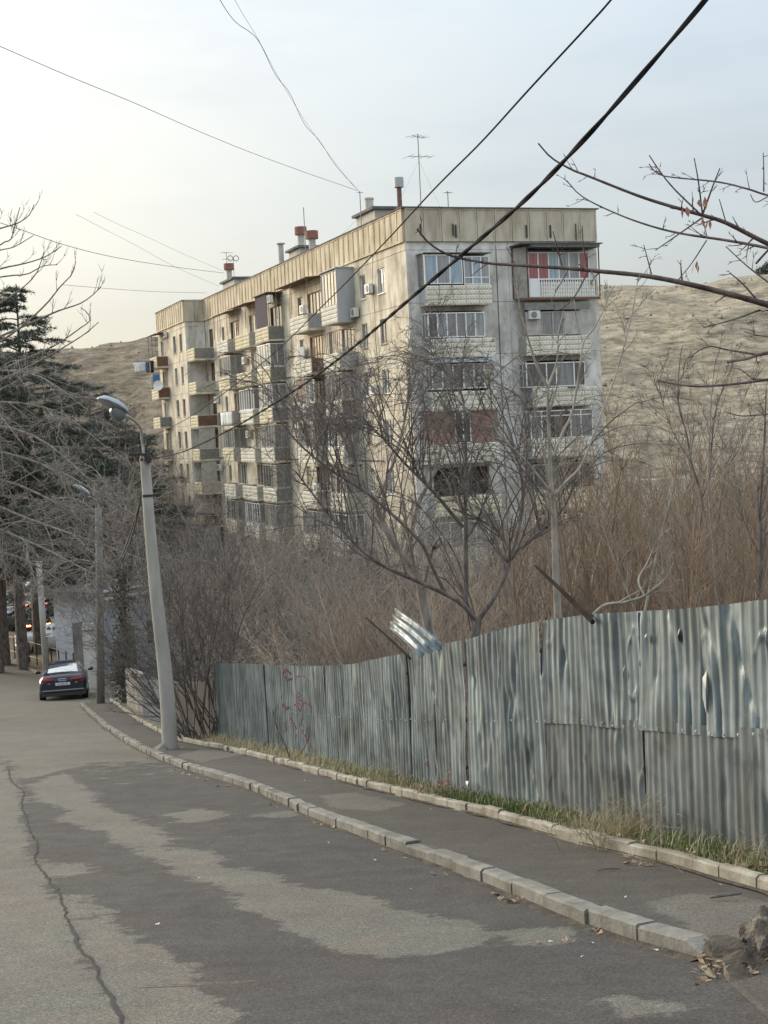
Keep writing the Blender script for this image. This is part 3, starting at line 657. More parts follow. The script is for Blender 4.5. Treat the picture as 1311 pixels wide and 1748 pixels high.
# ---- parapet: cast panels, each with a raised border, slightly proud of the wall
def par_panel(F, a0, a1, mt, w0=0., w1=1.97, o=.10):
    m = MB(); j = rB.normal()*.008
    F.box(m, a0+.02, a1-.02, -.12, o+j, w0+.03, w1); b = .10
    for x0, x1, y0, y1 in ((a0+.021, a0+b, w0+.031, w1-.001), (a1-b, a1-.021, w0+.031, w1-.001), (a0+b, a1-b, w0+.031, w0+.12), (a0+b, a1-b, w1-.13, w1-.001)): F.box(m, x0, x1, o+j, o+j+.04, y0, y1)
    m.build('parapet_panel', mt, BL)
for i in range(53): par_panel(FL, .05+i*1.0, 1.05+i*1.0, M['parapet'])
for i in range(11): par_panel(FR, i*1.14, i*1.14+1.14, M['parapet_shade'])
for i in range(13): par_panel(FB_, 53.05+i*1.015, 53.05+(i+1)*1.015, M['parapet'])
for i in range(2): par_panel(FBS, -1.88+i*.93, -1.88+(i+1)*.93, M['parapet_shade'])
m = MB(); bb(m, -.2, .16, -.2, 53.0, -.035, .025); bb(m, .165, 12.7, -.2, .16, -.035, .025); bb(m, 12.35, 12.72, .165, 66.5, -.035, .025); bb(m, -2.1, -1.75, 52.95, 66.3, -.035, .025); bb(m, -1.745, -.2, 52.95, 53.3, -.035, .025)
m.build('coping', M['roofing'], BL)
m = MB()
for a in (3.15, 1.0, 6.85+.9, 9.1+.25): 
    if a > 2: FR.box(m, a-.04, a+.06, .15, .19, 1.0, 1.75)
FR.box(m, .9, .98, .15, .19, .95, 1.6); FR.box(m, 2.95-.0, 3.03, .15, .19, .95, 1.65); FR.box(m, 11.05, 11.11, .15, .19, .9, 1.9); m.build('rain_spout', M['joint'], BL)

ac_unit(FL, 5.65, 3.75); ac_unit(FL, 8.6, 4.95); ac_unit(FL, 5.6, 10.0); ac_unit(FL, 13.7, 9.2)
# ---- right facade balconies
b, wt = balcony(FR, .75, 4.9, 0); glazing(FR, .7, 3.1, 2.85, 4.55, 1.05, b, gl=[2, 0, 2], mull=[.7, 1.5, 2.3, 3.1], side=False)
m = MB(); FR.box(m, .62, 4.95, 0, 1.15, 2.72, 2.78); FR.box(m, .70, .76, .03, .95, 2.8, 4.6); m.build('balcony_roof', M['steel'], b)
glazing(FR, 3.2, 4.85, 2.95, 4.6, 1.0, b, gl=[0, 2, 0], n=3, side=False, transom=1.2)
b, wt = balcony(FR, .75, 5.0, 1); glazing(FR, .8, 4.4, 6.2, 7.65, 1.0, b, n=6, gl=[1, 0, 3, 3, 0, 0], side=True)
b, wt = balcony(FR, .8, 5.0, 2); glazing(FR, .9, 4.9, 9.2, 10.65, 1.0, b, n=6, gl=[3, 3, 1, 3, 0, 4])
m = MB(); FR.box(m, .8, 5.1, 0, 1.25, 8.92, 8.96); FR.box(m, .8, 5.1, 1.25, 1.29, 8.92, 9.12); m.build('awning', M['awnblue'], b)
b, wt = balcony(FR, .4, 4.95, 3); m = MB(); FR.box(m, .4, 2.2, .95, 1.02, 11.95, 13.85); FR.box(m, 3.25, 4.95, .95, 1.02, 11.95, 13.85); m.build('side_panel', M['brickred'], b)
glazing(FR, 2.22, 3.23, 12.0, 13.85, 1.0, b, n=2, gl=1, side=False)
for k in range(4, 9):
    b, wt = balcony(FR, .75, 4.95, k, mt='tile_y' if k == 4 else 'tile')
    if k != 4: glazing(FR, .8, 4.9, wt-1.6, wt-.03, 1.0, b, n=5, fr='pvc' if k % 2 else 'oldframe')
    if k == 6: m = MB(); FR.box(m, 3.4, 4.9, 1.0, 1.03, wt-1.55, wt-.1); m.build('side_panel', M['brickred'], b)
# right column
b, wt = balcony(FR, 7.35, 11.85, 0, w=4.35, rail=True, side='oldframe')
m = MB(); tq = Face('R'); glazing(FR, 7.4, 11.5, 2.72, 4.33, .9, b, n=6, gl=[5, 5, 2, 0, 0, 5])
m = MB(); FR.box(m, 7.42, 8.05, 1.06, 1.1, 4.35, 5.38); m.build('door_panel', M['pvc'], b)
for i in range(4): tile_panel(FR, 8.1+i*.92, 9.0+i*.92, 4.5, 5.4, .98, M['tile'], b)
m = MB(); FR.box(m, 6.65, 12.1, 0, 1.6, 2.24, 2.30); FR.box(m, 7.3, 11.9, .0, 1.55, 2.31, 2.5, 0); m.build('awning', M['roofing'], b)
m = MB(); FR.box(m, 6.75, 6.82, .02, .08, 2.35, 5.4); FR.box(m, 7.25, 7.33, 1.0, 1.08, 2.35, 5.4); FR.box(m, 12.0, 12.06, 1.1, 1.16, 2.3, 5.4); FR.box(m, 6.76, 12.05, .9, 1.15, 5.42, 5.56); m.build('awning_frame', M['rust'], b)
m = MB(); m.hexa([FR.pt(6.83, .05, 5.4), FR.pt(7.25, 1.0, 5.4), FR.pt(7.28, .97, 5.4), FR.pt(6.86, .02, 5.4)], [FR.pt(6.83, .05, 2.4), FR.pt(7.25, 1.0, 2.4), FR.pt(7.28, .97, 2.4), FR.pt(6.86, .02, 2.4)]); m.build('side_panel', M['oldframe'], b)
b, wt = balcony(FR, 7.0, 11.3, 1, side='oldframe'); m = MB(); FR.box(m, 7.0, 11.3, .95, 1.1, 5.72, 6.15); m.build('awning', M['steel'], b)
for x0, x1 in ((7.05, 8.1), (9.6, 11.2)): m = MB(); FR.box(m, x0, x1, .96, 1.0, 6.25, 7.65); m.build('cladding', M['oldframe'], b)
window(FR, 8.12, 9.58, 6.25, 7.65, 2, 'oldframe', [3, 3], .93, parent=b, sill=False); ac_unit(FR, 7.2, 6.2, 1.02, .85, parent=b)
b, wt = balcony(FR, 7.25, 11.6, 2); glazing(FR, 6.95, 10.9, 9.28, 10.75, 1.0, b, gl=[1, 1, 3, 1], mull=[6.95, 8.3, 8.95, 10.15, 10.9], transom=0)
m = MB(); FR.box(m, 9.6, 10.4, 1.06, 1.3, 10.75, 10.82); m.build('shelf', M['steel'], b)
b, wt = balcony(FR, 7.1, 11.4, 3); glazing(FR, 7.1, 11.3, 12.15, 13.85, 1.0, b, gl=[3, 1, 3, 3], mull=[7.1, 7.85, 9.8, 10.5, 11.3], transom=.3)
for k in range(4, 9):
    b, wt = balcony(FR, 7.1, 11.4, k, mt='tile' if k % 2 else 'tile_y'); glazing(FR, 7.15, 11.3, wt-1.6, wt-.03, 1.0, b, n=4, fr='pvc' if k % 2 else 'oldframe')

# ---- long facade balconies
def A_(k, **q): return balcony(FL, 9.6, 13.0, k, npan=4, dep=1.15, **q)
b, wt = A_(0, side='greysheet')
m = MB(); FL.box(m, 9.56, 9.62, .01, 1.2, 2.32, 5.8); FL.box(m, 9.5, 13.1, 0, 1.25, 2.24, 2.31); m.build('side_panel', M['greysheet'], b)
glazing(FL, 9.65, 13.0, 2.4, 4.6, 1.15, b, n=5, fr='oldframe', gl=[6, 6, 6, 6, 0], side=False)
b, wt = A_(1); m = MB()
for a in np.arange(9.6, 13.0, .42): FL.box(m, a, a+.03, 1.12, 1.15, 6.3, 7.7)
FL.box(m, 9.6, 13, 1.12, 1.15, 6.25, 6.3); FL.box(m, 9.6, 9.64, .05, 1.1, 6.25, 6.3); m.build('railing', M['rust'], b)
for k in range(2, 9):
    b, wt = A_(k, side=('greysheet', 'oldframe', 'rust')[k % 3]); glazing(FL, 9.6, 13.0, wt-1.75, wt-.03, 1.15, b, n=5, fr=('oldframe', 'pvc')[k % 2])
# column B
b, wt = balcony(FL, 16.2, 20.5, 0, npan=4, dep=1.15); awning(FL, 16.0, 24.0, 2.02, 1.3, 'rust', .12, True, b)
ac_unit(FL, 16.4, 4.0, 1.15, 1., parent=b)
b, wt = balcony(FL, 15.9, 20.2, 1, npan=4, dep=1.15, side='brownframe'); m = MB(); FL.box(m, 20.3, 21.9, .3, .34, 6.6, 7.6); m.build('screen', M['greysheet'], b)
b, wt = balcony(FL, 15.9, 20.2, 2, npan=4, dep=1.15, side='rust'); m = MB(); FL.box(m, 15.9, 20.2, .1, 1.1, 9.0, 9.06); FL.box(m, 18.0, 20.2, 1.05, 1.1, 9.07, 10.6); m.build('drape', M['brownframe'], b)
glazing(FL, 15.9, 17.9, 9.15, 10.75, 1.1, b, n=2, side=False)
for k in range(3, 9):
    b, wt = balcony(FL, 15.9, 20.2, k, npan=4, dep=1.15, side=('greysheet', 'oldframe')[k % 2])
    if k % 2: glazing(FL, 15.9, 20.2, wt-1.7, wt-.03, 1.1, b, n=5, fr='oldframe')
    else: ac_unit(FL, 15.5, wt-.6, 1.1, 1., parent=b)
# column C
for k in range(9):
    b, wt = balcony(FL, 26.4, 30.2, k, npan=3, dep=1.2, side='steel', mt='tile_y' if k < 3 else 'tile')
    if k == 0:
        m = MB(); FL.box(m, 26.9, 30.2, 1.1, 1.14, 2.15, 4.6); m.build('drape', M['drape'], b); m = MB(); FL.box(m, 26.3, 30.3, 0, 1.3, 2.06, 2.12); FL.box(m, 26.42, 26.46, 1.1, 1.14, 2.13, 4.6); m.build('awning', M['rust'], b); ac_unit(FL, 26.2, 2.3, .8, 1., parent=b)
    else: glazing(FL, 26.4, 30.2, wt-1.8, wt-.03, 1.2, b, n=5, fr='pvc' if k < 3 else 'oldframe', sidegl=3, gl=[0, 0, 6, 0, 6] if k < 3 else None)
# column D
for k in range(9):
    b, wt = balcony(FL, 32.4, 37.0, k, npan=4, dep=1.15, side='oldframe', mt='tile_y' if k < 2 else 'tile')
    if k == 0: awning(FL, 32.0, 37.5, 2.05, 1.6, 'rust', .3, True, b); ac_unit(FL, 31.6, 5.6, .1, 1., parent=b)
    if k % 3 == 2: glazing(FL, 32.4, 37.0, wt-1.7, wt-.03, 1.1, b, n=6, fr='pvc')
    if k in (1, 3): ac_unit(FL, 37.5, 3.2+ST*k, .1, 1., parent=b)
# column E
for k in range(9):
    b, wt = balcony(FL, 39.6, 43.5, k, npan=3, dep=1.15, side='oldframe', mt='tile_y' if k % 2 else 'tile')
    if k == 0: awning(FL, 39.2, 44.0, 2.05, 1.4, 'rust', .3, True, b)
    if k % 2: glazing(FL, 39.6, 43.5, wt-1.7, wt-.03, 1.1, b, n=5, fr='oldframe')
# column F, in the corner by the bay
for k in range(9):
    b, wt = balcony(FL, 49.9, 52.9, k, npan=2, dep=1.9-.1, side=('steel', 'oldframe', 'brownframe')[k % 3], mt='tile_y')  # dark end panels put the shade of the recess into the colour
    if k in (2, 4): ac_unit(FL, 48.6, 3.0+ST*k, .1, 1., parent=b)
    if k in (3, 4, 6): m = MB(); FL.box(m, 49.9, 52.9, .3, 1.8, wt-1.9, wt-1.85); FL.box(m, 49.92, 49.97, .3, 1.75, wt-1.84, wt); m.build('screen', M['oldframe'], b)
# bay balconies
for k in range(9):
    if k == 2: 
        b, wt = balcony(FB_, 61.8, 65.2, k-.05, npan=2, dep=1.1, side='steel', mt='tile_y')
    else: b, wt = balcony(FB_, 61.8, 65.2, k, npan=2, dep=1.1, side='steel' if k > 2 else 'rust', mt='tile_y')
    if k == 0: awning(FB_, 61.6, 65.6, 2.2, 1.3, 'rust', .2, True, b); ac_unit(FB_, 61.0, 2.3, .1, .9, parent=b)
# satellite dish on the bay
m = MB(); m.smooth = True; c0 = np.array(FB_.pt(61.5, 1.2, 7.5)); n_ = np.array([-.35, -.93, .12]); n_ /= np.linalg.norm(n_); a1 = np.cross(n_, [0, 0, 1]); a1 /= np.linalg.norm(a1); a2 = np.cross(n_, a1)
P = np.array([[c0+(a1*math.cos(t)+a2*math.sin(t))*r-n_*(.12*(1-(r/.5)**2)) for t in np.linspace(0, 2*math.pi, 17)] for r in np.linspace(.01, .5, 5)]); m.grid(P); m.tube([c0-n_*.12, FB_.pt(61.6, .02, 7.6)], .03, 6); m.tube([c0, c0+n_*.35], .015, 5); m.build('satellite_dish', M['pvc'], BL)
# loose cables down the facade, gas pipe along the storey lines
m = MB()
for a, w0, w1 in ((5.55, 2, 18), (24.1, 2.1, 16), (31.2, 2.2, 20), (47.6, 2.1, 18)): m.tube([FL.pt(a+.12*math.sin(i*.9), .05+.05*(i % 2), w0+(w1-w0)*i/9) for i in range(10)], .018, 4)
for w in (8.6, 14.8): m.tube([FL.pt(a, .08, w) for a in (5.2, 20, 37, 50)], .025, 4)
m.tube([FR.pt(5.75, .06, 2.2+i*1.9) for i in range(10)], .016, 4); m.build('cable', M['joint'], BL)
m = MB(); m.tube([FR.pt(6.35+.3*math.cos(t), .04, 11.15+.3*math.sin(t)) for t in np.linspace(0, 6.28, 14)], .012, 4); m.build('cable_loop', M['joint'], BL)

# ---- things standing on the roof
def roof_hit(px, py, v):
    d = ray(px, py); n = np.array([math.cos(YAW), math.sin(YAW), 0]); t = ((BCr+n*v-EYE)@n)/(d@n); P = EYE+d*t-BCr
    U = np.array([-math.sin(YAW), math.cos(YAW), 0]); return float(P@U), float(-P[2])
def cyl(m, v, u, w0, w1, r, k=12, mi=0): return m.tube([(v, u, Z(w1)), (v, u, Z(w0))], r, k, mi)
M['chim'] = mat('chimney render', (.42, .40, .35), (.54, .51, .46), .9, 2)
M['pipe'] = mat('red brown pipe', (.14, .07, .06), (.2, .10, .08), .7, 4); M['zinc'] = mat('zinc cowl', (.33, .37, .37), (.42, .45, .45), .5, 3)
def housing(pxl, pxr, pyt, v0, v1):
    ua, _ = roof_hit(pxr, pyt, v0); ub, wt = roof_hit(pxl, pyt, v0)
    m = MB(); w = min(wt, -.4); bb(m, v0, v1, ua, ub, w+.2, .84); h = m.build('roof_housing', M['chim'], BL)
    q = MB(); bb(q, v0-.25, v1+.25, ua-.25, ub+.25, w, w+.18); q.build('housing_roof', M['roofing'], h); return ua, ub, w
ua1, ub1, w1_ = housing(608, 640, 368, 2.0, 6.5)
housing(493, 512, 428, 2.5, 5.5); housing(380, 400, 482, 2.5, 5.5)
def chimney(px, pyt, pyb, r, v, cap=None, mt='chim'):
    u, w0 = roof_hit(px, pyt, v); m = MB(); cyl(m, v, u, w0, .84, r); c = m.build('chimney', M[mt], BL)
    if cap:
        q = MB(); cyl(q, v, u, w0-cap[0], w0-.004, cap[1], 14); q.build('chimney_cap', M[cap[2]], c)
    return u, w0
chimney(681, 320, 352, .16, 3.0, (.62, .32, 'zinc'), 'pipe'); chimney(630, 341, 365, .3, 4.0, (.12, .34, 'chim'))
chimney(513.5, 401, 425, .27, 3.0, (.62, .48, 'cap')); chimney(532.5, 408, 425, .27, 2.0, (.6, .48, 'cap')); chimney(479, 417, 448, .22, 1.5, (.08, .36, 'zinc')); chimney(391, 461, 485, .27, 3.5, (.62, .5, 'cap'))
def antenna(px, pyt, v, arms, r=.03):
    u, w0 = roof_hit(px, pyt, v); m = MB(); cyl(m, v, u, w0, .84, r, 6)
    for (w, ln, ang, els) in arms:
        ca, sa = math.cos(ang), math.sin(ang); c = np.array([v, u, Z(w0+w)]); d = np.array([ca, sa, .03]); m.tube([c-d*ln*.45, c+d*ln*.55], .018, 5)
        e = np.array([-sa, ca, 0])
        for i in range(els): q = c+d*ln*(-.42+.94*i/(els-1)); L = ln*(.42-.05*i); m.tube([q-e*L, q+e*L], .012, 4)
    for s in (-1, 1): m.tube([(v, u, Z(w0+1.6)), (v+s*2.2, u+.6, Z(.8))], .006, 3)
    return m.build('antenna', M['steel'], BL), u, w0
antenna(713, 229, 2.5, [(.15, 1.3, .5, 4), (1.35, 1.7, .15, 4)]); antenna(764, 326, 3.5, [(.1, .5, .2, 3)]); u_m, w_m = antenna(614, 326, 1.2, [(.1, .4, .3, 2)])[1:]; antenna(518, 354, 2.6, [], .035); antenna(386, 430, 3.4, [(.08, 1.2, .3, 3), (.7, .9, .2, 3)])
u, w0 = roof_hit(398, 441, 3.6); m = MB()
for s in (-1, 1): m.tube([(3.6+s*.28+.25*math.cos(t), u, Z(w0+.25*math.sin(t))) for t in np.linspace(0, 6.283, 15)], .04, 5, cap=False)
m.tube([(3.6, u, Z(w0)), (3.6, u, Z(.8))], .025, 5); m.build('loop_antenna', M['steel'], BL)

# ---- washing hung from the facade (things of their own)
def b2w(p):
    c, s = math.cos(YAW), math.sin(YAW); return np.array([BCr[0]+c*p[0]-s*p[1], BCr[1]+s*p[0]+c*p[1], BCr[2]-HT_+p[2]])
def cloth(name, label, col, F, a, o, w, wd, h, group, shirt=False, along='o'):
    rng = np.random.default_rng(int(a*100+w*10)); nx, nz = 7, 6
    P = np.zeros((nz, nx, 3)); c = np.array(F.pt(a, o, w))
    for i in range(nz):
        for j in range(nx):
            s = (j/(nx-1)-.5)*wd*(1.35 if shirt and i < 2 else 1)*(1-.12*i/nz); q = F.pt(a+(s if along == 'a' else 0)+.05*math.sin(j*1.9+a+i*.4)*(i+1)/nz, o+(s if along == 'o' else 0)+.03*math.sin(j*2.2), w+h*i/(nz-1)+.02*rng.normal())
            P[i, j] = np.array(q)-c
    m = MB(); m.smooth = True; m.grid(P)
    if name+'_cloth' not in M: M[name+'_cloth'] = {}
    key = 'cloth%s' % (col,)
    if key not in M: M[key] = mat('washing', col, tuple(v*1.2 for v in col), .9, 8)
    ob = m.build(name, M[key]); ob.location = b2w(c); ob.rotation_euler = (0, 0, YAW)
    md = ob.modifiers.new('thick', 'SOLIDIFY'); md.thickness = .012
    tag(ob, label, 'laundry', group); return ob
g = 'washing hung out from the balconies'
cloth('white_shirt', 'white shirt on the outermost line beyond the top left balcony', (.72, .72, .70), FB_, 64.0, 2.7, 5.05, .62, 1.0, g, True)
cloth('pale_shirt', 'pale blue shirt on the line by the top left balcony', (.55, .63, .70), FB_, 63.6, 2.15, 5.05, .5, .9, g, True)
cloth('blue_cloth', 'dark blue cloth on the line at the top left balcony', (.10, .12, .2), FB_, 63.4, 1.75, 5.0, .4, 1.1, g)
cloth('black_trousers', 'black trousers hanging in front of the top left balcony', (.03, .03, .035), FB_, 63.2, 1.35, 4.95, .35, 1.2, g)
cloth('blue_sheet', 'bright blue cloth hanging below the top left balcony', (.06, .17, .42), FB_, 62.2, 1.2, 6.35, .6, 1.3, g)
cloth('cream_sheet', 'cream sheet beside the bright blue cloth on the left bay', (.62, .58, .46), FB_, 62.6, 1.55, 6.35, .3, 1.5, g)
m = MB(); m.tube([FB_.pt(61.9, .1, 5.0), FB_.pt(64.2, 3.2, 4.98)], .012, 4); m.tube([FB_.pt(61.9, .1, 6.3), FB_.pt(63.5, 2.2, 6.3)], .012, 4); m.build('clothes_line', M['joint'], BL)
cols = [(.03, .03, .035), (.70, .70, .68), (.5, .56, .56), (.62, .62, .6), (.45, .5, .5), (.08, .075, .08), (.05, .045, .05)]
nm = ['black towel', 'white pillowcase', 'grey green sheet', 'pale sheet', 'grey sheet', 'charcoal jumper', 'black jumper']
for i in range(7): cloth(nm[i].replace(' ', '_'), '%s, %s from the left on the third storey washing line' % (nm[i], ['first', 'second', 'third', 'fourth', 'fifth', 'sixth', 'last'][i]), cols[i], FL, 43.3-i*1.05, 1.4, 10.75, .95, 1.1, g, along='a')
m = MB(); m.tube([FL.pt(44, 1.42, 10.73), FL.pt(36.3, 1.42, 10.73)], .012, 4); m.build('clothes_line', M['joint'], BL)
for i, (c, n) in enumerate((((.06, .05, .06), 'black'), ((.45, .43, .42), 'grey'), ((.60, .58, .55), 'pale'), ((.30, .29, .29), 'mid grey'))): cloth('hanging_cloth', '%s cloth hung on the middle balcony under the brown drape' % n, c, FL, 20.0-i*1.1, 1.4, 10.8, .95, 1.3-.15*i, g, along='a')
# ================================================================== CORRUGATED METAL FENCE
def metal(name, a, b, c, rough=.5, met=.45):
    m = mat(name, a, b, rough, 2.2, (6.5, 6.5, .38), met, c3=c, mid=(.36, .64), second=(1.9, (1, 1, .9), .85, (.55, .53, .49)))  # palest streaks put metal highlights into the sheet colour
    t = m.node_tree; p = t.nodes['Principled BSDF']; tcn = N(t, 'ShaderNodeTexCoord'); n = N(t, 'ShaderNodeTexNoise'); t.links.new(tcn.outputs['Object'], n.inputs[0]); n.inputs['Scale'].default_value = 5; n.inputs['Detail'].default_value = 5
    r = ramp(t, n.outputs['Fac'], [(.35, (rough*.65,)*3), (.65, (rough*1.3,)*3)]); t.links.new(r, p.inputs['Roughness']); return m
M['fence'] = [metal('galvanised sheet', (.10, .13, .14), (.172, .21, .223), (.27, .318, .333)), metal('galvanised sheet sheen', (.112, .142, .152), (.195, .235, .247), (.34, .388, .402)), metal('galvanised sheet dull', (.10, .118, .124), (.152, .175, .181), (.225, .254, .26), .52, .4)]
M['bright'] = metal('bare zinc', (.36, .39, .40), (.46, .49, .50), (.55, .58, .6), .5, .35)
FE = empty('corrugated_fence', FB[150]); tag(FE, 'dented grey corrugated metal fence along the right side of the pavement', 'fence')
fs = np.r_[0, np.cumsum(np.linalg.norm(np.diff(FB[:, :2], axis=0), axis=1))]; FT_ = fs[-1]
tpx = np.array(FT_px, float)
def proj(P):
    P = np.asarray(P)-EYE; d = P@_f; return 655.5+FPX*(P@CX)/d, 874-FPX*(P@CU)/d
_top = []
for P in FB:
    x, y = proj(P); D = depth(P); py = np.interp(x-12, tpx[:, 0], tpx[:, 1]); _top.append(at(x-12, py, D)[2])
_top = np.array(_top); _top = np.convolve(np.pad(_top, 6, 'edge'), np.ones(13)/13, 'valid')
def fbase(s):
    s = np.clip(s, .03, FT_-.03)
    p = np.stack([np.interp(s, fs, FB[:, k]) for k in range(3)], -1); q = np.stack([np.interp(s+.02, fs, FB[:, k]) for k in range(2)], -1); q0 = np.stack([np.interp(s-.02, fs, FB[:, k]) for k in range(2)], -1)
    d = q-q0; d /= np.linalg.norm(d, axis=-1, keepdims=True); n = np.stack([d[..., 1], -d[..., 0], 0*d[..., 0]], -1); return p, n
edges = [0.]
rf = np.random.default_rng(21)
while edges[-1] < FT_-.6: edges.append(min(edges[-1]+1.0+.12*rf.random(), FT_))
s_gap = float(np.interp(803, [proj(p)[0] for p in FB], fs))       # the wide open joint
edges[int(np.argmin(abs(np.array(edges)-s_gap)))] = s_gap
edges = np.array(edges)
def surf(s, t, i, rough_, off=0.):
    """fence surface: s along, t 0..1 up; i seeds the sheet's own dents"""
    p, n = fbase(s); zt = np.interp(s, fs, _top)
    per = .122; ph = (s/per) % 1.; tri = np.clip(np.abs(ph-.5)*4-1, -.62, .62)/.62
    o = .0105*tri
    o = o*(1-.45*rough_*np.clip(vnoise(s*2+5*i, t*1.1+i*3, .9, 12)+.35, 0, 1))+rough_*(.07*vnoise(s*1+7*i, t*.8+i, .42, 3)+.016*vnoise(s+3*i, t*.55+2*i, .17, 5))*np.clip(t*1.3+.2, 0, 1)
    cr = np.abs(vnoise(s*1.3+2.3*i, t*.62+1.7*i+s*.5, .30, 31)); o = o-rough_*.032*np.clip(.10-cr, 0, .1)/.1*np.clip(vnoise(s+9*i, t+4*i, .5, 33)*3+.4, 0, 1)
    c2 = np.abs(vnoise(s*2+4.1*i, t*1.5+i-s*.8, .33, 35)); o = o+rough_*.02*np.clip(.06-c2, 0, .06)/.06*np.clip(vnoise(s+6*i, t+8*i, .4, 37)*3, 0, 1)
    o = o+.02*vnoise(s, t*0+3., 2.2, 8)*t+off
    z = p[..., 2]-.03+t*(zt-p[..., 2]+.03)
    P = p+n*o[..., None]; P[..., 2] = z+.012*vnoise(s, t*0+5, .8, 4)*t; return P
FLOC = np.array(FB[150])
nsh = len(edges)-1
for i in range(nsh):
    s0, s1 = edges[i]+.004, edges[i+1]+(.035 if i % 2 else -.004)
    near = edges[i] > s_gap-1.4; rough_ = .12+.85*sm((edges[i]-6)/8) if not near else 1.0
    lean = rf.normal()*.012
    xpx = proj(FB[int(np.interp(s0, fs, np.arange(300)))])[0]
    tiers = [(0., .53, .0, 2), (.49, 1., .012, 1)] if xpx > 905 else [(0., 1., 0., int(rf.random() < .35 or near))]
    for (t0, t1, off, mi) in tiers:
        nc = int((s1-s0)/.0125); nr = 34 if near else 12
        a, b = np.linspace(s0, s1, nc), np.linspace(t0, t1, nr); SS, TT = np.meshgrid(a, b)
        if abs(edges[i+1]-s_gap) < .01: SS = SS-(.075*(1-TT)+.02)*((SS-s0)/(s1-s0))      # leaves the dark gap
        rr = rough_*(.55 if t1 < .6 else 1.)
        Pq = surf(SS, TT, i+(7 if off else 0), rr, off+(i % 2)*.008)
        _, n = fbase(SS); e_ = np.abs((SS-s0)/(s1-s0)*2-1)**8
        Pq = Pq+n*((lean*TT+.03*e_*rr*vnoise(TT+i, SS*0, .3, 2))[..., None])
        # ragged lower and upper edges
        if t0 == 0: Pq[0, :, 2] += .03*vnoise(a, a*0, .2, i)
        me = grid_mesh('fence sheet', Pq-FLOC, M['fence'][mi]); link('metal_sheet', me, FE)
# posts and rails behind
for s in edges[::2]:
    p, n = fbase(np.array([s])); p, n = p[0], n[0]; m = MB(); q = p-n*.10-FLOC; h = np.interp(s, fs, _top)-p[2]; m.tube([q-[0, 0, .3], q+[0, 0, h-.08]], .035, 8); m.build('post', M['rust'], FE)
for t_ in (.2, .5, .85):
    m = MB(); pts = []
    for s in np.linspace(0, FT_, 40): p, n = fbase(np.array([s])); h = np.interp(s, fs, _top)-p[0][2]; pts.append(p[0]-n[0]*.075+[0, 0, h*t_]-FLOC)
    m.tube(pts, .022, 5); m.build('rail', M['rust'], FE)
# torn flaps and screw heads
for k, (px, py, w, h) in enumerate([(1224, 1178, 22, 60), (1122, 1088, 12, 14), (1085, 1150, 7, 30), (1180, 1085, 10, 26), (812, 1336, 20, 10)]):
    s = float(np.interp(px, [proj(p)[0] for p in FB], fs)); D = depth(fbase(np.array([s]))[0][0]); P0, n = fbase(np.array([s])); n = n[0]
    c = at(px, py, D)+n*.10; d = np.array([-n[1], n[0], 0.]); a, b = w/FPX*D*.5*2.6, h/FPX*D*.62
    m = MB(); pts = [c+d*a*.25+[0, 0, b], c+d*a*.55+n*.035+[0, 0, .2*b], c+d*a*.2+n*.012+[0, 0, -b], c-d*a*.35+n*.0+[0, 0, -.35*b], c-d*a*.2+n*.006+[0, 0, .6*b]]
    pts = [q-FLOC for q in pts]; m.poly([pts[0], pts[1], pts[4]]); m.poly([pts[4], pts[1], pts[3]]); m.poly([pts[3], pts[1], pts[2]]); m.build('torn_flap', M['bright'], FE)
m = MB()
for s in np.arange(.3, FT_, .21):
    p, n = fbase(np.array([s])); h = np.interp(s, fs, _top)-p[0][2]
    for t_ in ((.5,) if s > 6 else ()):
        if rf.random() < .75: c = p[0]+n[0]*.05+[0, 0, h*(t_+.006*rf.normal())]-FLOC; m.tube([c, c+n[0]*.012], .010, 6)
o = m.build('screw', M['bright'], FE); o['kind'] = 'stuff'
# graffiti: thin paint strokes lying on the sheet
M['paint'] = mat('magenta paint', (.24, .05, .16), (.27, .14, .21), .7, 30, mid=(.45, .6))
strokes = [[(497, 1140), (492, 1150), (498, 1157), (506, 1156)], [(514, 1155), (524, 1152), (533, 1158), (536, 1166)], [(514, 1180), (520, 1186), (514, 1192), (524, 1196)], [(488, 1186), (487, 1198), (492, 1208), (498, 1206)], [(508, 1202), (515, 1198), (520, 1205), (527, 1198), (534, 1204), (536, 1196)], [(512, 1206), (518, 1212)], [(533, 1200), (538, 1206)], [(522, 1220), (518, 1240), (526, 1262), (534, 1275)], [(500, 1225), (510, 1245), (508, 1262)], [(496, 1140), (504, 1148)]]
for st in strokes:
    pts = []
    for px, py in spline([(x, y, 0) for x, y in st], 60)[:, :2]:
        s = float(np.interp(px, [proj(p)[0] for p in FB[:160]], fs[:160])); p, n = fbase(np.array([s])); D = depth(p[0]); z = at(px, py, D)[2]; zt = np.interp(s, fs, _top); t_ = (z-p[0][2]+.03)/(zt-p[0][2]+.03); i = int(np.searchsorted(edges, s)-1)
        r_ = .12+.85*sm((edges[max(i, 0)]-6)/8); pts.append(surf(np.array([s]), np.array([t_]), i, r_, (i % 2)*.008)[0]+n[0]*.012)
    pts = np.array(pts); w_ = .013+.009*np.abs(np.sin(np.arange(60)*.13+pts[0, 0]*9)); up = np.array([0, .0, 1.]); dd = np.array([-n[0][1], n[0][0], 0])
    m = MB(); m.grid(np.array([pts-FLOC-(up+dd*.6)*w_[:, None], pts-FLOC+(up+dd*.6)*w_[:, None]])); m.build('graffiti', M['paint'], FE)

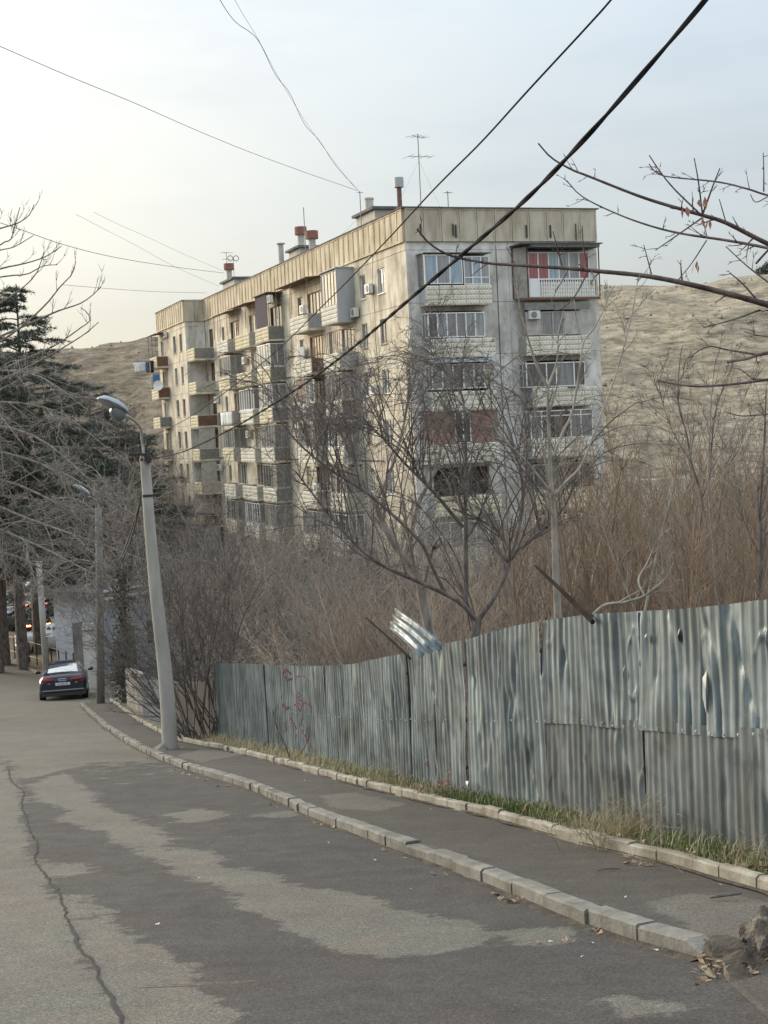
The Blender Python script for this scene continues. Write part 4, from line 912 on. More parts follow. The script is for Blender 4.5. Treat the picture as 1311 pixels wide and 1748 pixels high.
# ---- bent sheet and beams propped up behind the fence
def corr_sheet(name, label, c4, D4, ncor, mt):
    a, b, c, d = [at(x, y, D) for (x, y), D in zip(c4, D4)]; U_ = np.linspace(0, 1, ncor*6+1); V_ = np.linspace(0, 1, 6); nrm = np.cross(b-a, d-a); nrm /= np.linalg.norm(nrm)
    P = np.array([[(a*(1-u)+b*u)*(1-v)+(d*(1-u)+c*u)*v+nrm*(.02*np.clip(math.sin(u*ncor*6.283)*1.6, -1, 1)+.05*math.sin(v*3)) for u in U_] for v in V_]); o0 = a
    ob = link(name, grid_mesh(name, P-o0, mt), None, o0); md = ob.modifiers.new('t', 'SOLIDIFY'); md.thickness = .003; return tag(ob, label, 'metal sheet')
corr_sheet('bent_sheet', 'loose bent metal sheet leaning out above the fence top', [(676, 1038), (664, 1072), (716, 1122), (762, 1104)], (15.6, 15.3, 14.4, 14.5), 3, M['fence'][2])
M['timber'] = mat('dark wet timber', (.018, .013, .011), (.04, .03, .025), .95, 6, spec=.1)
for (a, b, D0, D1, r_, lb) in (((624, 1054), (700, 1124), 15.8, 14.6, .013, 'dark steel bar leaning beside the loose bent metal sheet'), ((914, 966), (1012, 1062), 13.6, 12.3, .021, 'dark timber beam leaning on the fence behind the pale tree')):
    P0, P1 = at(*a, D0), at(*b, D1); m = MB(); m.tube([np.zeros(3), (P1-P0)*.5+[0, 0, .01], P1-P0], [r_*.6, r_, r_*1.1], 6); tag(m.build('leaning_beam', M['timber'], None, P0), lb, 'beam')

# ================================================================== POLES, LAMPS, SIGN
M['pole'] = mat('spun concrete pole', (.29, .275, .245), (.40, .385, .345), .9, 2.2, (1, 1, .3), bump=.35, bscale=18, second=(1.2, (1.5, 1.5, .3), .6, (.72, .7, .66)))
M['pole_d'] = mat('dark concrete pole', (.15, .145, .135), (.23, .22, .2), .9, 2.2, (1, 1, .3), bump=.35, bscale=18)
M['lampgrey'] = mat('lamp housing grey', (.27, .32, .35), (.38, .43, .46), .45, 3, metal=.2)
M['black'] = mat('black plastic', (.02, .02, .02), (.035, .033, .03), .55, 8); M['lens'] = mat('lamp glass', (.16, .18, .19), rough=.2)
M['galv'] = mat('galvanised tube', (.30, .29, .27), (.42, .41, .38), .5, 4, metal=.5)
def lamp_head(a, b, parent, o, w=.2, side=None):
    """shell from a (tip) to b (tube end); side = horizontal width direction"""
    ax = b-a; L = np.linalg.norm(ax); ax /= L; sd_ = np.cross(ax, [0, 0, 1]); sd_ /= np.linalg.norm(sd_); up = np.cross(sd_, ax); up = up if up[2] > 0 else -up
    def loft(prof, k, cz):
        rows = []
        for (u, hw, hh, z) in prof: rows.append([a+ax*L*u+sd_*hw*math.cos(t)+up*(hh*math.sin(t)*(1 if math.sin(t) > 0 else cz)+z)-o for t in np.linspace(0, 2*math.pi, k+1)])
        return np.array(rows)
    m = MB(); m.smooth = True; m.grid(loft([(0, .01, .01, 0), (.03, w*.45, .04, .0), (.15, w*.75, .10, .01), (.45, w, .135, .015), (.75, w*.95, .135, .015), (.95, w*.7, .11, .01), (1.0, w*.5, .05, 0), (1.03, .02, .02, 0)], 18, .28)); m.build('lamp_housing', M['lampgrey'], parent)
    m = MB(); m.smooth = True; m.grid(loft([(.52, .01, .01, -.02), (.56, w*.5, .03, -.03), (.7, w*.72, .045, -.04), (.86, w*.66, .045, -.04), (.95, w*.4, .02, -.03), (.98, .01, .01, -.02)], 16, 4.0)); m.build('lamp_glass', M['lens'], parent)
    m = MB(); m.tube([a+ax*L*.9-up*.05-o, a+ax*L*1.12-up*.02-o], [.06, .035], 10); m.build('clamp', M['lampgrey'], parent)
Bp = G(290, 1279, .1); Dp = depth(Bp)
LP = empty('street_lamp', Bp); tag(LP, 'leaning concrete lamp post on the pavement with one bent arm lamp and cables', 'street lamp')
ctr = [Bp-[0, 0, .25]]+[at(x, y, Dp) for x, y in ((288, 1230), (282, 1150), (273, 1070), (265, 1000), (255, 890), (248, 790), (247, 776))]
m = MB(); m.smooth = True; P = spline(ctr, 24); m.tube(P-Bp, np.linspace(.162, .098, 24), 18); m.build('pole', M['pole'], LP)
T_ = ctr[-1]
m = MB(); m.smooth = False; m.tube([(0, 0, -.05), (0, 0, .012), (.01, 0, .02)], [.34, .32, .2], 11); m.build('footing', M['kerb'], LP)
for z in (.12, .85): m = MB(); c = P[-1]-Bp+(P[-3]-P[-1])/np.linalg.norm(P[-3]-P[-1])*z; m.tube([c, c+[0, 0, .05]], .112+.006*z, 16); m.build('steel_band', M['black'], LP)
m = MB(); m.box(-.30, .14, -.05, .0, -.02, .03); m.box(-.30, .14, .18, .23, -.02, .03); 
for x in (-.28, .1): m.box(x, x+.03, -.05, .23, .032, .05)
o = m.build('cross_arm', M['black'], LP); o.location = T_-Bp+np.array([0, -.09, 0])
arm = spline([T_-[0, 0, .4], T_, at(244, 755, Dp), at(242, 733, Dp-.1), at(233, 720, Dp-.25), at(211, 705, Dp-.6)], 30)
m = MB(); m.smooth = True; m.tube(arm-Bp+np.array([0, -.1, 0]), .024, 10); m.build('arm', M['galv'], LP)
lamp_head(at(171, 680, Dp-1.15)+np.array([0, -.1, 0]), at(214, 706, Dp-.55)+np.array([0, -.1, 0]), LP, Bp, .19)
hook = [T_, at(248, 762, Dp), at(251, 750, Dp), at(249, 742, Dp), at(246, 740, Dp), at(246, 746, Dp), at(252, 750, Dp)]
m = MB(); m.tube(spline(hook, 24)-Bp, .013, 5); m.build('insulator_hook', M['black'], LP)
m = MB(); c = at(255, 782, Dp)-Bp; m.box(c[0]-.05, c[0]+.05, c[1]-.16, c[1]-.04, c[2]-.09, c[2]+.05); m.build('cable_clamp', M['black'], LP)
for pts in ([(243, 800), (240, 850), (232, 890), (220, 930), (205, 965)], [(241, 838), (238, 860), (226, 900), (212, 940), (202, 958)]):
    m = MB(); m.tube(spline([at(x, y, Dp+.05+.9*i) for i, (x, y) in enumerate(pts)], 20)-Bp, .016, 5); m.build('slack_cable', M['black'], LP)
# darker pole further down
Bq = G(171, 1203, .05); Dq = depth(Bq)
LP2 = empty('street_lamp', Bq); tag(LP2, 'distant concrete lamp post right of the parked dark blue sedan', 'street lamp')
m = MB(); m.smooth = True; m.tube(np.array([Bq-[0, 0, .3], at(171, 1100, Dq), at(170, 990, Dq), at(168, 868, Dq)])-Bq, [.15, .145, .13, .115], 14); m.build('pole', M['pole_d'], LP2)
t2 = at(168, 868, Dq); m = MB(); m.tube(spline([t2-[0, 0, .3], t2+[0, -.1, .25], at(161, 852, Dq-.3), at(149, 844, Dq-.6)], 14)-Bq, .026, 8); m.build('arm', M['galv'], LP2)
lamp_head(at(125, 828, Dq-.9), at(151, 846, Dq-.6), LP2, Bq, .16)
# pole with a white sign
Bs = np.array([0, 0, 0.]); Ds = 65.; Bs = at(80, 1150, Ds); Bs[2] = base(Bs[1])+.1
SP = empty('utility_pole', Bs); tag(SP, 'grey concrete pole carrying a white sign between the trunk and the sedan', 'pole')
m = MB(); m.smooth = True; m.tube([(0, 0, -.4), (-.02, 0, 2.5), (-.06, 0, 5.6)], [.16, .15, .13], 14); m.build('pole', M['pole'], SP)
m = MB(); q = at(80, 1076, Ds-.2)-Bs; m.box(q[0]-.26, q[0]+.26, q[1]-.03, q[1], q[2]-.30, q[2]+.27); s_ = m.build('sign', M['pvc'], SP)
m = MB()
for (x0, x1, z0, z1) in ((-.2, -.12, .04, .2), (-.1, -.04, .1, .2), (.0, .2, .03, .1), (.05, .14, .11, .16), (-.22, .2, -.18, -.15), (-.2, .1, -.25, -.22)): m.box(q[0]+x0, q[0]+x1, q[1]-.036, q[1]-.031, q[2]+z0, q[2]+z1)
m.build('sign_marks', M['black'], s_)

# ================================================================== CABLES
M['cable'] = mat('cable sheath', (.018, .018, .02), (.03, .03, .03), .9, 10, spec=.1)
def cable(label, px, D, r, n=60, twist=False, grp=None, name='cable', mt='cable'):
    k = len(px); P = spline([at(x, y, d) for (x, y), d in zip(px, np.interp(np.linspace(0, 1, k)**.9, np.linspace(0, 1, len(D)), D))], n); o = P[0].copy(); m = MB(); m.smooth = True
    if twist:
        T = np.gradient(P, axis=0); T /= np.linalg.norm(T, axis=1)[:, None]; A = np.cross(T, [0, 0, 1]); A /= np.linalg.norm(A, axis=1)[:, None]; B = np.cross(T, A); ph = np.r_[0, np.cumsum(np.linalg.norm(np.diff(P, axis=0), axis=1))]*9
        for s in (0, math.pi): m.tube(P-o+r*.55*(A*np.cos(ph+s)[:, None]+B*np.sin(ph+s)[:, None]), r, 6)
    else: m.tube(P-o, r, 5)
    return tag(m.build(name, M[mt], None, o), label, 'cable', grp)
cable('thick twisted black cable sagging from the lamp post to the top right', [(257, 783), (300, 775), (345, 757), (420, 718), (520, 655), (610, 587), (700, 510), (800, 425), (900, 338), (1000, 235), (1100, 122), (1215, -14), (1290, -120)], (Dp, 17, 8.5, 5.6, 5.2), .0072, 500, True)
cable('thinner black cable above the twisted one, running to the top edge', [(252, 749), (330, 708), (450, 618), (560, 513), (650, 421), (740, 324), (820, 244), (900, 156), (1000, 48), (1050, -8), (1100, -70)], (Dp, 18, 10, 7.5, 7), .0058, 120)
cable('grey wire from the roof mast to the upper left edge', [(612, 326), (520, 294), (420, 257), (330, 220), (230, 176), (120, 131), (0, 79), (-60, 52)], (96, 80, 60, 50), .013, 60)
cable('wavy grey wire from the roof mast up to the top edge', [(611, 324), (575, 285), (545, 240), (520, 212), (495, 160), (470, 127), (440, 68), (405, 40), (388, 20), (372, -6), (350, -40)], (96, 80, 60, 45), .013, 90)
cable('thin wire running just beside the wavy grey wire', [(605, 320), (560, 262), (520, 205), (480, 140), (440, 66), (418, 30), (398, -5)], (97, 80, 60, 46), .007, 60)
cable('wire crossing the pale sky to the far red capped chimney', [(382, 466), (300, 456), (200, 440), (110, 418), (30, 390), (-40, 368)], (135, 110, 80, 70), .018, 50)
cable('faint upper wire over the left trees', [(380, 462), (310, 432), (250, 404), (200, 382), (160, 362)], (136, 120, 100), .010, 40)
cable('faint lower wire over the left trees', [(372, 488), (300, 456), (230, 418), (180, 392), (130, 366)], (136, 120, 100), .010, 40)
cable('level wire left of the building parapet', [(352, 500), (270, 498), (190, 493), (105, 486)], (134, 120, 100), .014, 40)

# ================================================================== BOUNDARY WALLS BELOW THE LAMP POST
M['oldconc'] = mat('old concrete wall', (.10, .097, .09), (.18, .174, .162), .92, 1.4, (1, 1, .5), bump=.4, bscale=9, c3=(.24, .23, .215))
M['shaded_wall'] = mat('wall in shrub shade', (.03, .029, .027), (.065, .062, .058), .92, 1.4, bump=.4)  # shade of the shrubs put into the wall colour
M['whitewall'] = mat('dirty white wall', (.52, .50, .45), (.66, .64, .58), .9, .9, (1, 1, .5), bump=.2)
M['bluegate'] = mat('faded blue sheet', (.10, .125, .155), (.17, .20, .23), .6, 2, (2, 2, .3), .2)
def wall_seg(name, label, cat, pts, htpx, th, mt, D=None, corr=False):
    o = G(*pts[0], .12); m = MB(); B = [G(*q, .12)-o for q in pts]
    for i in range(len(B)-1):
        a, b = B[i], B[i+1]; d = b-a; n = np.array([-d[1], d[0], 0]); n /= np.linalg.norm(n[:2]); k = max(1, int(np.linalg.norm(d[:2])/.11)) if corr else 1
        if n[0] < 0: n = -n
        h0 = (pts[i][1]-htpx[i])/FPX*depth(a+o); h1 = (pts[i+1][1]-htpx[i+1])/FPX*depth(b+o)
        for j in range(k):
            A, C = a+d*j/k, a+d*(j+1)/k; of = n*(.02 if corr and j % 2 else 0); H0, H1 = h0+(h1-h0)*j/k, h0+(h1-h0)*(j+1)/k
            m.hexa([A+of-[0, 0, .4], C+of-[0, 0, .4], C+n*th-[0, 0, .4], A+n*th-[0, 0, .4]], [A+of+[0, 0, H0], C+of+[0, 0, H1], C+n*th+[0, 0, H1], A+n*th+[0, 0, H0]])
    return tag(m.build(name, mt, None, o), label, cat)
wall_seg('concrete_wall', 'stained grey concrete wall beside the ivy covered trunk', 'wall', [(217, 1205), (244, 1223)], [1140, 1150], .2, M['oldconc'])
wall_seg('metal_gate', 'faded blue corrugated gate just left of the lamp post', 'gate', [(244.5, 1223), (277, 1245)], [1158, 1163], .05, M['bluegate'], corr=True)
wall_seg('concrete_wall', 'low dark concrete wall behind the lamp post and bare shrub', 'wall', [(277.5, 1246), (340, 1256), (371, 1262)], [1164, 1166, 1160], .18, M['shaded_wall'])
def at_ground(px, D): 
    p = at(px, 1150, D); p[2] = base(p[1]); return p
def box_between(name, label, cat, pxl, pxr, pyt, D, th, mt, D2=None, base_z=-.4):
    a, b = at_ground(pxl, D), at_ground(pxr, D2 or D); o = a.copy(); zt = at(.5*(pxl+pxr), pyt, .5*(D+(D2 or D)))[2]; d = b-a; n = np.array([-d[1], d[0], 0]); n /= np.linalg.norm(n[:2]); n = n if n[1] > 0 else -n; zb = min(a[2], b[2])+base_z
    m = MB(); m.hexa([(0, 0, zb-o[2]), (d[0], d[1], zb-o[2]), (d[0]+n[0]*th, d[1]+n[1]*th, zb-o[2]), (n[0]*th, n[1]*th, zb-o[2])], [(0, 0, zt-o[2]), (d[0], d[1], zt-o[2]), (d[0]+n[0]*th, d[1]+n[1]*th, zt-o[2]), (n[0]*th, n[1]*th, zt-o[2])])
    return tag(m.build(name, mt, None, o), label, cat)
box_between('gate_pillar', 'square grey concrete gate pillar behind the parked sedan', 'pillar', 128, 144, 1062, 63.5, .4, M['oldconc'])
ww = box_between('boundary_wall', 'dirty white boundary wall between gate pillar and dark pole', 'wall', 144.5, 166, 1064, 62, .25, M['whitewall'])
m = MB(); m.box(.02, .5, -.05, .3, 2.55, 2.62); m.build('coping', M['oldconc'], ww)
# low house behind
M['housewall'] = mat('pale blue white render', (.36, .39, .44), (.50, .53, .57), .9, .6, (1, 1, .5), bump=.2)
a, b = at_ground(168, 67), at_ground(300, 71); HO = empty('low_house', a); tag(HO, 'low flat roofed house with pale walls behind the dark pole', 'house')
d = b-a; L_ = np.linalg.norm(d[:2]); HO.rotation_euler = (0, 0, math.atan2(d[1], d[0])); zt = at(200, 1014, 69)[2]-a[2]
m = MB(); m.box(0, L_, 0, 3, -1, zt); m.build('wall', M['housewall'], HO)
m = MB(); m.box(-.4, L_+.4, -.5, 3.4, zt+.06, zt+.42); r0 = m.build('roof', M['roofing'], HO); m = MB(); m.box(-.42, L_+.42, -.56, -.505, zt+.0, zt+.11); m.box(-.42, L_+.42, -.54, -.505, zt+.36, zt+.46); m.build('trim', M['pvc'], r0)
for (x0, x1, z0, z1) in ((1.5, 2.5, .1, 2.2), (3.1, 4.0, 1.0, 2.3)):
    m = MB(); m.box(x0, x1, -.03, .02, z0, z1); w = m.build('window', M['pvc'], HO); m = MB(); m.box(x0+.08, x1-.08, -.04, -.031, z0+.08, z1-.08); m.build('pane', M['glass'][1], w)
# beige retaining wall across the lower street
M['beige'] = mat('beige retaining wall', (.36, .32, .25), (.46, .42, .34), .92, .5, bump=.2)
box_between('retaining_wall', 'long beige retaining wall across the lower street, behind queued cars', 'wall', -140, 135, 1030, 118, .5, M['beige'], 108)
a = at_ground(-160, 120); b = at_ground(160, 120); c = at_ground(135, 69); d = at_ground(-160, 80)
us = np.linspace(0, 1, 20)
P = np.array([[(d*(1-u)+c*u)*(1-v)+(a*(1-u)+b*u)*v for u in us] for v in us]); P[..., 2] = base(P[..., 1])+.03
M['street'] = mat('lower street asphalt', (.13, .125, .115), (.18, .17, .155), .9, 1.2, bump=.2)
tag(link('lower_street', grid_mesh('lower street', P, M['street'])), kind='structure')

# ================================================================== CARS
def car(name, label, col, pos, heading, lit=False, slope=0., plate=True, rough=.25):
    e = empty(name, pos); e.rotation_mode = 'XYZ'; e.rotation_euler = Matrix.Rotation(heading, 3, 'Z').to_4x4().to_3x3().__matmul__(Matrix.Rotation(slope, 3, 'X')).to_euler(); tag(e, label, 'car')
    if col not in M: M[col] = mat('car paint %d' % len(M), col, rough=rough, spec=.6); M[col].node_tree.nodes['Principled BSDF'].inputs['Coat Weight'].default_value = .35; M[col].node_tree.nodes['Principled BSDF'].inputs['Coat Roughness'].default_value = .03
    if 'carglass' not in M:
        M['carglass'] = mat('car glass', (.42, .45, .47), rough=.06, metal=.75); M['carglass'].node_tree.nodes['Principled BSDF'].inputs['Coat Weight'].default_value = 1.
        M['chrome'] = mat('chrome', (.72, .73, .75), rough=.12, metal=1.); M['tyre'] = mat('tyre', (.02, .02, .02), rough=.85); M['tail'] = mat('tail lamp', (.30, .015, .02), rough=.15); M['tail_lit'] = mat('brake lamp lit', (.5, .05, .03), rough=.2, emit=((1, .22, .08), 9.))
        M['plate'] = mat('number plate', (.62, .66, .68), rough=.4)
    # stations: y (rear -), half width, sill z, belt z, roof z, roof half width
    K = np.array([(-2.48, .80, .36, .74, .80, .55), (-2.44, .87, .30, .82, .95, .70), (-2.30, .91, .27, .88, 1.03, .74), (-1.95, .935, .25, .93, 1.06, .72), (-1.62, .945, .24, .95, 1.09, .69), (-1.25, .95, .23, .955, 1.26, .64), (-.85, .95, .22, .955, 1.40, .605), (-.4, .95, .22, .95, 1.455, .59), (.15, .95, .22, .945, 1.46, .59), (.6, .95, .22, .94, 1.41, .60), (1.05, .95, .22, .93, 1.20, .65), (1.45, .945, .23, .92, 1.0, .72), (1.9, .93, .25, .86, .92, .70), (2.3, .88, .28, .74, .80, .62), (2.5, .74, .36, .60, .64, .5)])
    yy = np.interp(np.linspace(0, 14, 57), np.arange(15), K[:, 0]); ts = np.linspace(0, 14, 57); V = [np.interp(ts, np.arange(15), K[:, k]) for k in range(6)]
    rows = []
    for y, w, zs, zb, zr, wr in zip(*V):
        h = [(w*.86, zs), (w*.97, zs+.10), (w, zs+(zb-zs)*.45), (w*.985, zs+(zb-zs)*.8), (w*.95, zb), (w*.92, zb+.025), (wr+(w*.92-wr)*.5, zb+(zr-zb)*.5), (wr*1.02, zb+(zr-zb)*.90), (wr*.86, zr-.01+.005), (wr*.45, zr+.012), (0, zr+.018)]
        rows.append([(x, y, z) for x, z in h]+[(-x, y, z) for x, z in h[-2::-1]])
    P = np.array(rows); nr, nc = P.shape[:2]; body, glass, sideg = MB(), MB(), MB(); body.smooth = glass.smooth = sideg.smooth = True
    for m in (body, glass, sideg): m.v = [tuple(p) for p in P.reshape(-1, 3)]
    for i in range(nr-1):
        for j in range(nc-1):
            y = P[i:i+2, 0, 1].mean(); f = (i*nc+j, i*nc+j+1, (i+1)*nc+j+1, (i+1)*nc+j); jj = min(j, nc-2-j)
            rear = -1.6 < y < -.92 and jj >= 8 and True; front = .62 < y < 1.38 and jj >= 8; sidew = -1.30 < y < 1.0 and jj in (6,) and abs(y+.15) > .05
            tgt = glass if (rear or front) else (sideg if sidew else body); tgt.f.append(f); tgt.m.append(0)
    body.poly([P[0, j] for j in range(nc)][::-1]); body.poly([P[-1, j] for j in range(nc)]); body.poly([tuple(P[i, 0]) for i in range(nr)]+[tuple(P[i, -1]) for i in range(nr)][::-1])
    body.build('body', M[col], e); glass.build('window', M['carglass'], e); sideg.build('side_window', M['carglass'], e)
    for sx in (-1, 1):
        for y in (-1.48, 1.48):
            m = MB(); m.tube([(sx*.70, y, .335), (sx*.72, y, .335), (sx*.93, y, .335), (sx*.945, y, .335)], [.29, .335, .335, .30], 24); w = m.build('wheel', M['tyre'], e)
            m = MB(); m.tube([(sx*.90, y, .335), (sx*.951, y, .335)], [.225, .21], 18)
            m.build('rim', M['chrome'], w)
        m = MB(); m.smooth = True; m.hexa([(sx*.33, -2.472, .80), (sx*.80, -2.435, .80), (sx*.84, -2.36, .80), (sx*.33, -2.40, .80)], [(sx*.33, -2.455, .885), (sx*.78, -2.42, .915), (sx*.82, -2.30, .915), (sx*.33, -2.40, .885)])
        m.v = [(x, y-.04, z) for x, y, z in m.v]; m.build('tail_light', M['tail_lit' if lit else 'tail'], e)
        m = MB(); m.smooth = True; m.tube([(sx*.96, .72, .98), (sx*1.0, .70, 1.0), (sx*1.08, .68, 1.02), (sx*1.14, .68, 1.03), (sx*1.16, .69, 1.03)], [.03, .05, .085, .08, .03], 10); m.build('mirror', M[col], e)
    m = MB(); m.box(-.80, .80, -2.515, -2.44, .43, .465); m.build('chrome_strip', M['chrome'], e)
    m = MB(); m.box(-.86, .86, -2.47, -2.2, .22, .40); m.build('bumper', M['black'], e)
    m = MB(); m.box(-.28, .28, -2.53, -2.49, .63, .735); p = m.build('number_plate', M['plate'], e)
    m = MB()
    for i, w in enumerate((.03, .028, .012, .03, .026, .03, .012, .03, .03)): m.box(-.20+i*.046, -.20+i*.046+w, -2.536, -2.5305, .655, .71)
    m.build('plate_marks', M['steel'], p)
    if plate:
        for i in range(4): m = MB(); m.tube([(-.105+i*.07+.045*math.cos(t), -2.50, .845+.045*math.sin(t)) for t in np.linspace(0, 6.283, 15)], .008, 4, cap=False); m.build('emblem_ring', M['chrome'], e)
        for sx in (-1, 1): m = MB(); m.box(sx*.52-.05, sx*.52+.05, -2.512, -2.48, .70, .73); m.build('badge', M['chrome'], e)
    return e
p = at(112, 1195, 57.5); p[2] = base(p[1])+.01
hd = math.atan2(-(p[0]-EYE[0]), p[1])
car('parked_car', 'dark navy blue sedan parked at the roadside, seen from behind', (.008, .010, .028), p, hd-.03, slope=-.10)
def bgcar(label, col, px, D, head, lit): q = at(px, 1100, D); q[2] = base(q[1])+.04; car('queued_car', label, col, q, head, lit, plate=False)
bgcar('dark car with lit brake lights nearest the queue end beyond the railing', (.02, .018, .022), 62, 86, .28, True)
bgcar('white car with lit brake lights further along the lower street', (.62, .62, .6), 64, 99, .25, True)
bgcar('dark red car with lit brake lights at the far end of the queue', (.10, .02, .02), 58, 111, .2, True)
bgcar('white car behind the railing to the right of the sign pole', (.66, .67, .68), 106, 78, -1.15, False)
bgcar('black car half hidden between the two dark trunks', (.012, .013, .018), 22, 90, .5, False)
# black railing on the bank
RL = empty('railing', at_ground(20, 72)); tag(RL, 'black metal railing on the leafy bank in front of the lower street', 'railing'); ro = np.array(RL.location)
pts = [at_ground(x, 77-.085*x) for x in np.linspace(15, 127, 10)]
for q in pts: m = MB(); q0 = q-ro; m.tube([q0-[0, 0, .2], q0+[0, 0, 1.25]], .035, 6); m.build('post', M['black'], RL)
for z in (.45, 1.2): m = MB(); m.tube([q-ro+[0, 0, z] for q in pts], .025, 5); m.build('rail', M['black'], RL)
# rock at the lower right corner
rg = np.random.default_rng(5); RC = G(1312, 1640)
bm = bmesh.new(); bmesh.ops.create_icosphere(bm, subdivisions=4, radius=1)
for v in bm.verts:
    p_ = np.array(v.co); q = 1+.35*vnoise(np.array(p_[0]*2+5), np.array(p_[1]*2+p_[2]*1.3+5), .7, 6)+.2*vnoise(np.array(p_[0]*5+9), np.array(p_[1]*4-p_[2]*5+30), .7, 7)+.10*vnoise(np.array(p_[0]*11+19), np.array(p_[2]*11-p_[1]*6+60), .7, 9); v.co = Vector(p_*q*np.array([.16, .18, .2]))
me = bpy.data.meshes.new('rock'); bm.to_mesh(me); bm.free(); M['rock'] = mat('rough rock', (.04, .033, .027), (.10, .087, .07), .95, 9, bump=.9, c3=(.24, .21, .17)); me.materials.append(M['rock'])
tag(link('rock', me, None, RC+[0.01, 0, .06]), 'rough dark rock with a pale top at the pavement end', 'rock')
# ================================================================== VEGETATION
def bark(name, a, b, c=None): return mat(name, a, b, .9, 9, (1, 1, .4), bump=.3, bscale=40, c3=c)
M['bark_dk'] = bark('dark wet bark', (.065, .054, .048), (.13, .11, .096), (.20, .172, .152))
M['bark_pale'] = bark('pale grey bark', (.17, .15, .125), (.27, .245, .205), (.35, .32, .27))
M['bark_grey'] = bark('grey brown bark', (.14, .118, .10), (.25, .218, .186), (.34, .30, .26))
M['bark_red'] = bark('purple brown twig', (.165, .128, .108), (.28, .225, .188), (.38, .315, .265))
M['bark_mid'] = bark('mid brown twig', (.20, .155, .115), (.325, .255, .19), (.43, .345, .265))
M['willow'] = bark('orange brown twig', (.155, .11, .076), (.245, .18, .124), (.325, .252, .182))
M['fg'] = bark('smooth red brown bark', (.055, .038, .034), (.12, .085, .075), (.19, .15, .13))
def tree(name, label, o, polys, mt, cat='tree', thick=.028, group=None):
    """trunk and crown as parts: limbs at least `thick` at their root make the trunk"""
    e = empty(name, o); tag(e, label, cat, group); o = np.asarray(o)
    sh = [(P-o, r) for P, r in polys]; a = [p for p in sh if p[1][0] >= thick]; b = [p for p in sh if p[1][0] < thick]
    if a: link('trunk', mesh_from_polys('trunk', a, mt), e)
    if b: link('crown', mesh_from_polys('crown', b, mt), e)
    return e
up = np.array([0, 0, 1.])
# ---------------------------------------------------------------- thickets behind the fence
def shrub_variant(seed, kind, mt):
    rng = np.random.default_rng(seed); out = []
    if kind == 'tangle':
        P = [dict(n=7, wander=.16, trop=.03, kids=8, ratio=.5, ang=42, rr=.6, rmin=.0017, start=.15), dict(n=5, wander=.22, trop=.02, kids=3.6, ratio=.55, ang=45, rr=.6, rmin=.0014, start=.15), dict(n=4, wander=.26, trop=0., kids=1.5, ratio=.5, ang=48, rr=.7, rmin=.0011), dict(n=3, wander=.25, trop=0., kids=0, ratio=0, ang=0)]
        for _ in range(11): a = rng.random()*6.28; d = np.array([math.cos(a)*.55, math.sin(a)*.55, .9]); grow(out, rng, np.array([.05*rng.normal(), .05*rng.normal(), 0]), d, .75+.35*rng.random(), .005+.005*rng.random(), 0, P)
    else:
        P = [dict(n=8, wander=.06, trop=.05, kids=12, ratio=.38, ang=28, rr=.5, rmin=.0014, start=.25), dict(n=5, wander=.10, trop=.10, kids=4, ratio=.5, ang=30, rr=.6, rmin=.0011, start=.15), dict(n=4, wander=.12, trop=.08, kids=1.2, ratio=.5, ang=32, rr=.7, rmin=.0009), dict(n=3, wander=.1, trop=.05, kids=0, ratio=0, ang=0)]
        for _ in range(7): a = rng.random()*6.28; d = np.array([math.cos(a)*.2, math.sin(a)*.2, 1.]); grow(out, rng, np.array([.05*rng.normal(), .05*rng.normal(), 0]), d, .75+.3*rng.random(), .005+.006*rng.random(), 0, P)
    return bpy.data.objects.new('twigs', mesh_from_polys('twigs', out, mt, ((.003, 4), (0, 3))))
def scatter(name, label, pts, rot, scl, var, objs):
    """one mass of shrubs: geometry nodes set linked shrubs on points"""
    c = bpy.data.collections.new(name+' shapes')
    for i, o in enumerate(objs): o.name = 'shape_%02d' % i; c.objects.link(o)
    me = bpy.data.meshes.new(name); me.from_pydata([tuple(p) for p in pts], [], [])
    for n, ty, v in (('rot', 'FLOAT', rot), ('scl', 'FLOAT', scl), ('var', 'INT', var)): a = me.attributes.new(n, ty, 'POINT'); a.data.foreach_set('value', np.asarray(v, np.int32 if ty == 'INT' else np.float32))
    ob = link(name, me); ng = bpy.data.node_groups.new(name, 'GeometryNodeTree'); ng.interface.new_socket('Geometry', in_out='INPUT', socket_type='NodeSocketGeometry'); ng.interface.new_socket('Geometry', in_out='OUTPUT', socket_type='NodeSocketGeometry')
    gi, go = ng.nodes.new('NodeGroupInput'), ng.nodes.new('NodeGroupOutput'); ip = ng.nodes.new('GeometryNodeInstanceOnPoints'); ci = ng.nodes.new('GeometryNodeCollectionInfo'); ci.inputs['Collection'].default_value = c; ci.inputs['Separate Children'].default_value = True; ci.inputs['Reset Children'].default_value = True
    def attr(n, ty): q = ng.nodes.new('GeometryNodeInputNamedAttribute'); q.data_type = ty; q.inputs['Name'].default_value = n; return q.outputs['Attribute']
    cr = ng.nodes.new('ShaderNodeCombineXYZ'); ng.links.new(attr('rot', 'FLOAT'), cr.inputs[2]); ip.inputs['Pick Instance'].default_value = True
    L = ng.links.new; L(gi.outputs[0], ip.inputs['Points']); L(ci.outputs[0], ip.inputs['Instance']); L(attr('var', 'INT'), ip.inputs['Instance Index']); L(cr.outputs[0], ip.inputs['Rotation']); L(attr('scl', 'FLOAT'), ip.inputs['Scale']); L(ip.outputs[0], go.inputs[0])
    md = ob.modifiers.new('shrubs', 'NODES'); md.node_group = ng
    return tag(ob, label, kind='stuff')
rt = np.random.default_rng(101)
tgt_px = [240, 300, 360, 430, 520, 620, 700, 800, 900, 980, 1040, 1100, 1200, 1300, 1450]
tgt_py = [985, 925, 880, 868, 890, 905, 910, 905, 895, 860, 800, 775, 775, 785, 780]
